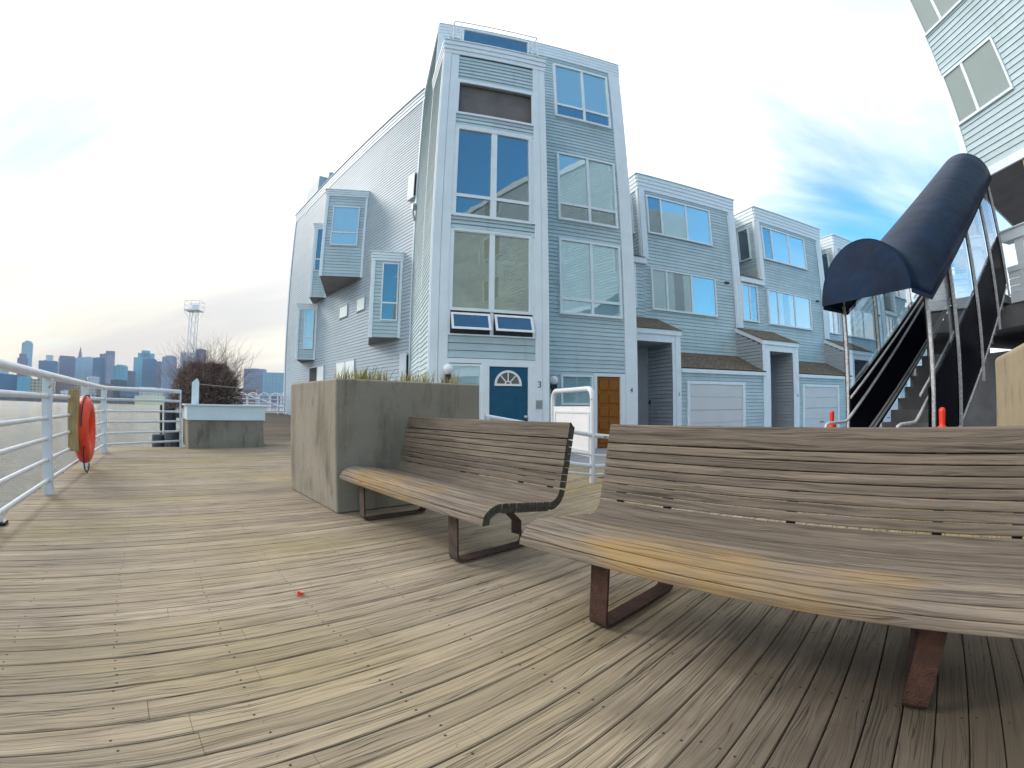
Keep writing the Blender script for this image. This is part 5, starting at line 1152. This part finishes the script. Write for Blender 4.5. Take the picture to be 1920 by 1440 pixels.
def skyb(name, az0, az1, elev, d, m, label, tiers=(), spire=None, round_top=False, cat="tower building", dep=None, grp=sky_g, roof=None):
    azc = 0.5*(az0+az1); wd = 2*d*math.tan(R_(abs(az1-az0)/2)); h = elev*d + 1.0 + 2.6
    c = AZ(azc, d); dep = dep or wd*0.8; rot = -R_(azc) + R_(random.uniform(-6, 6))
    r = thing(name, (c.x, c.y, -2.6), rot, label, cat, grp)
    mb = MB(); z = 0
    zt = h if not tiers else h*tiers[0][0]
    if round_top:
        pr = [(-wd/2, 0)] + [(-wd/2 + wd*k/10, zt*0.97 + zt*0.03*math.sin(math.pi*k/10)) for k in range(11)] + [(wd/2, 0)]
        mb.extrude(pr, lambda x, z_: (x, -dep/2, z_), lambda x, z_: (x, dep/2, z_))
    else: mb.box(-wd/2, wd/2, -dep/2, dep/2, 0, zt)
    mb.build("tower_shaft" if cat == "tower building" else "wall", CM[m], r)
    for (hf, x0, x1, mm) in tiers[1:]:
        mb = MB(); mb.box(-wd/2 + wd*x0, -wd/2 + wd*x1, -dep/2*0.85, dep/2*0.85, zt, h*hf); mb.build("setback", CM[mm or m], r)
    mb = MB()
    if spire: mb.lathe((wd*spire[0], 0, zt), [(wd*spire[1], 0), (0.3, h*spire[2])], 4); mb.build("spire", CM[spire[3]], r)
    else:
        mb.box(-wd*0.25, wd*0.2, -dep*0.2, dep*0.2, zt, zt + max(1.2, 0.02*h)); mb.box(wd*0.25, wd*0.4, -dep*0.2, dep*0.2, zt, zt + max(0.8, 0.012*h)); mb.build("rooftop_plant" if not roof else "roof", CM[roof or m], r)
    return r
S = skyb
S("city_tower", -57.75, -56.55, 0.0973, 1500, 'cyan', "leftmost pale blue glass city tower, tallest at the left edge", round_top=True)
S("city_tower", -58.15, -57.0, 0.0800, 1350, 'purple', "purple stepped tower with a small pale pyramid, in front of the leftmost glass tower", tiers=((0.86, 0, 1, None), (0.95, 0.15, 0.85, None)), spire=(0.0, 0.22, 0.07, 'pale'))
S("city_tower", -55.75, -53.75, 0.0712, 1300, 'deep', "wide dark blue city block with a pale box on its roof", tiers=((0.93, 0, 1, None), (1.07, 0.38, 0.72, 'pale')))
S("city_tower", -53.65, -51.85, 0.0770, 1350, 'slate', "square dark slate city tower between the pale roof box and the spired tower", tiers=((0.96, 0, 1, None), (1.0, 0.05, 0.95, None)))
S("city_tower", -51.75, -50.9, 0.0760, 1450, 'cyan', "slim pale clock tower with a pointed pyramid spire", spire=(0.0, 0.30, 0.26, 'slate'))
S("city_tower", -51.0, -49.5, 0.0770, 1500, 'cyan', "flat topped pale cyan tower right of the spired clock tower")
S("city_tower", -49.9, -48.6, 0.0770, 1200, 'deep', "narrow dark teal slab in front of the purple twin topped tower")
S("city_tower", -49.1, -47.45, 0.0885, 1500, 'purple', "purple twin topped tower behind the narrow dark slab", tiers=((0.96, 0, 1, None), (1.03, 0.4, 1.0, None)))
S("city_tower", -48.3, -47.6, 0.0830, 1180, 'grey', "light grey narrow tower front right of the dark slab", round_top=True)
S("city_tower", -47.6, -45.9, 0.0660, 1200, 'teal', "lower teal tower with a rounded roof left of the bright teal tower", round_top=True)
S("city_tower", -46.4, -45.0, 0.0560, 1250, 'slate', "low slate tower tucked beside the rounded teal roof")
S("city_tower", -45.25, -42.9, 0.0957, 1400, 'teal', "bright teal stepped glass tower in the middle of the skyline", tiers=((0.86, 0, 1, None), (0.95, 0.18, 0.98, None), (1.0, 0.35, 0.75, None)))
S("city_tower", -44.3, -42.7, 0.0800, 1250, 'deep', "deep blue slab standing in front of the bright teal tower")
S("city_tower", -42.95, -41.9, 0.0760, 1350, 'purple', "slim purple tower right of the deep blue slab")
S("city_tower", -42.05, -40.35, 0.0880, 1150, 'grey', "banded grey tower with a curved roof left of the shrub", round_top=True)
S("city_tower", -40.5, -39.5, 0.0650, 1300, 'cyan', "small cyan tower half behind the banded grey tower")
S("city_tower", -39.95, -38.0, 0.0960, 1450, 'pale', "pale blue glass tower directly left of the lattice tower")
S("city_tower", -39.7, -37.2, 0.0860, 1200, 'slate', "blue slate tower partly hidden by the shrub", tiers=((0.93, 0, 1, None), (1.0, 0.45, 1.0, None)))
S("city_tower", -38.2, -37.0, 0.1040, 1350, 'purple', "dark purple tower rising behind the lattice tower foot")
S("city_tower", -32.4, -29.85, 0.0700, 900, 'grey', "plain grey block right of the shrub", cat="tower building")
S("city_tower", -30.1, -25.5, 0.0630, 850, 'cyan', "wide teal grey block between the grey block and the corner townhouse")
# lower waterfront blocks
lo = "low waterfront buildings across the harbour"
def Lb(a0, a1, e, d, m, lab, roof=None, nm="waterfront_building"): S(nm, a0, a1, e, d, m, lab, cat="building", grp=lo, roof=roof, dep=30)
Lb(-62.5, -58.0, 0.0385, 760, 'deep', "long low dark blue waterfront block at the left edge")
Lb(-60.3, -59.0, 0.0480, 820, 'pale', "white rooftop block just left of the leftmost tower")
Lb(-58.0, -56.4, 0.0350, 740, 'teal', "low teal glass waterfront block left of the tan apartments")
Lb(-56.6, -53.9, 0.0330, 740, 'tan', "tan apartment block with balconies behind the first railing post")
Lb(-54.0, -51.9, 0.0340, 760, 'brick', "reddish brick block right of the tan apartments")
Lb(-53.2, -52.0, 0.0150, 715, 'white', "small white waterfront shed under the brick block")
Lb(-51.9, -50.2, 0.0360, 770, 'tan', "narrow tan brick block above the timber boards")
Lb(-50.4, -49.1, 0.0420, 830, 'white', "pale narrow block right of the tan brick block")
Lb(-49.3, -47.6, 0.0300, 760, 'brick', "dark brick warehouse behind the second railing post")
Lb(-47.8, -46.0, 0.0380, 800, 'dark', "dark gabled waterfront building left of the wharf sheds")
Lb(-46.6, -44.6, 0.0230, 740, 'slate', "low slate wharf building beside the railing corner")
Lb(-45.6, -41.2, 0.0260, 790, 'white', "long white roofed terminal behind the yellow wharf shed")
Lb(-44.9, -41.6, 0.0110, 700, 'roofy', "long yellow roofed shed on the wharf")
Lb(-41.8, -40.0, 0.0210, 740, 'grey', "grey wharf building beside the mooring piles")
Lb(-33.0, -30.9, 0.0300, 600, 'brick', "dark red brick mill with small lit windows right of the shrub")
Lb(-31.0, -29.2, 0.0190, 560, 'grey', "low grey block behind the arched gangway")
Lb(-29.6, -27.4, 0.0160, 520, 'purple', "low dull purple block behind the distant white railing")
Lb(-28.6, -26.0, 0.0230, 600, 'pale', "pale low block next to the corner townhouse edge")
# shore strip
mb = MB(); inner = [AZ(a, 690 + 12*math.sin(a*0.7)) for a in range(-80, -23, 3)]; outer = [AZ(a, 2000) for a in range(-80, -23, 3)]
for i in range(len(inner)-1):
    a, b_, c, d = inner[i], inner[i+1], outer[i+1], outer[i]
    mb.face([(a.x, a.y, 1.0), (b_.x, b_.y, 1.0), (c.x, c.y, 1.0), (d.x, d.y, 1.0)][::-1]); mb.face([(a.x, a.y, -2.7), (b_.x, b_.y, -2.7), (b_.x, b_.y, 1.0), (a.x, a.y, 1.0)])
mb.build("far_shore", mat('shore', (0.10, 0.105, 0.115), 0.9, noise=(0.5, 1.5), nscale=0.05), kind='structure')
# far trees between blocks: one mass of small crowns
mb = MB(); rn = random.Random(9)
for _ in range(260):
    a = rn.uniform(-60, -27); d = rn.uniform(695, 735); c = AZ(a, d, 1.0); R2 = rn.uniform(3, 7)
    for _k in range(9):
        q = c + Vector((rn.gauss(0, R2*.5), rn.gauss(0, R2*.5), rn.uniform(1, R2*1.2))); s = rn.uniform(1.0, 2.2)
        mb.face([q + Vector((rn.uniform(-s, s), rn.uniform(-s, s), rn.uniform(-s, s))) for _j in range(4)], 0, rn.random())
ft = mb.build("far_treeline", mat('far_trees', (0.12, 0.115, 0.10), 0.95, noise=(0.6, 1.4), nscale=0.1), kind='stuff'); tag(ft, "thin line of bare trees and brush along the far shore", "trees")

# ================================================================== HAZE
hm = bpy.data.materials.new('haze'); hm.use_nodes = True; t = hm.node_tree; t.nodes.clear()
o_ = N(t, "ShaderNodeOutputMaterial"); vp = N(t, "ShaderNodeVolumePrincipled"); vp.inputs['Color'].default_value = (0.80, 0.90, 1.0, 1); vp.inputs['Density'].default_value = 0.00014; t.links.new(vp.outputs[0], o_.inputs['Volume'])
mb = MB(); mb.box(-2300, 2300, -2300, 2300, -4.8, 190); mb.build("haze", hm, kind='stuff')
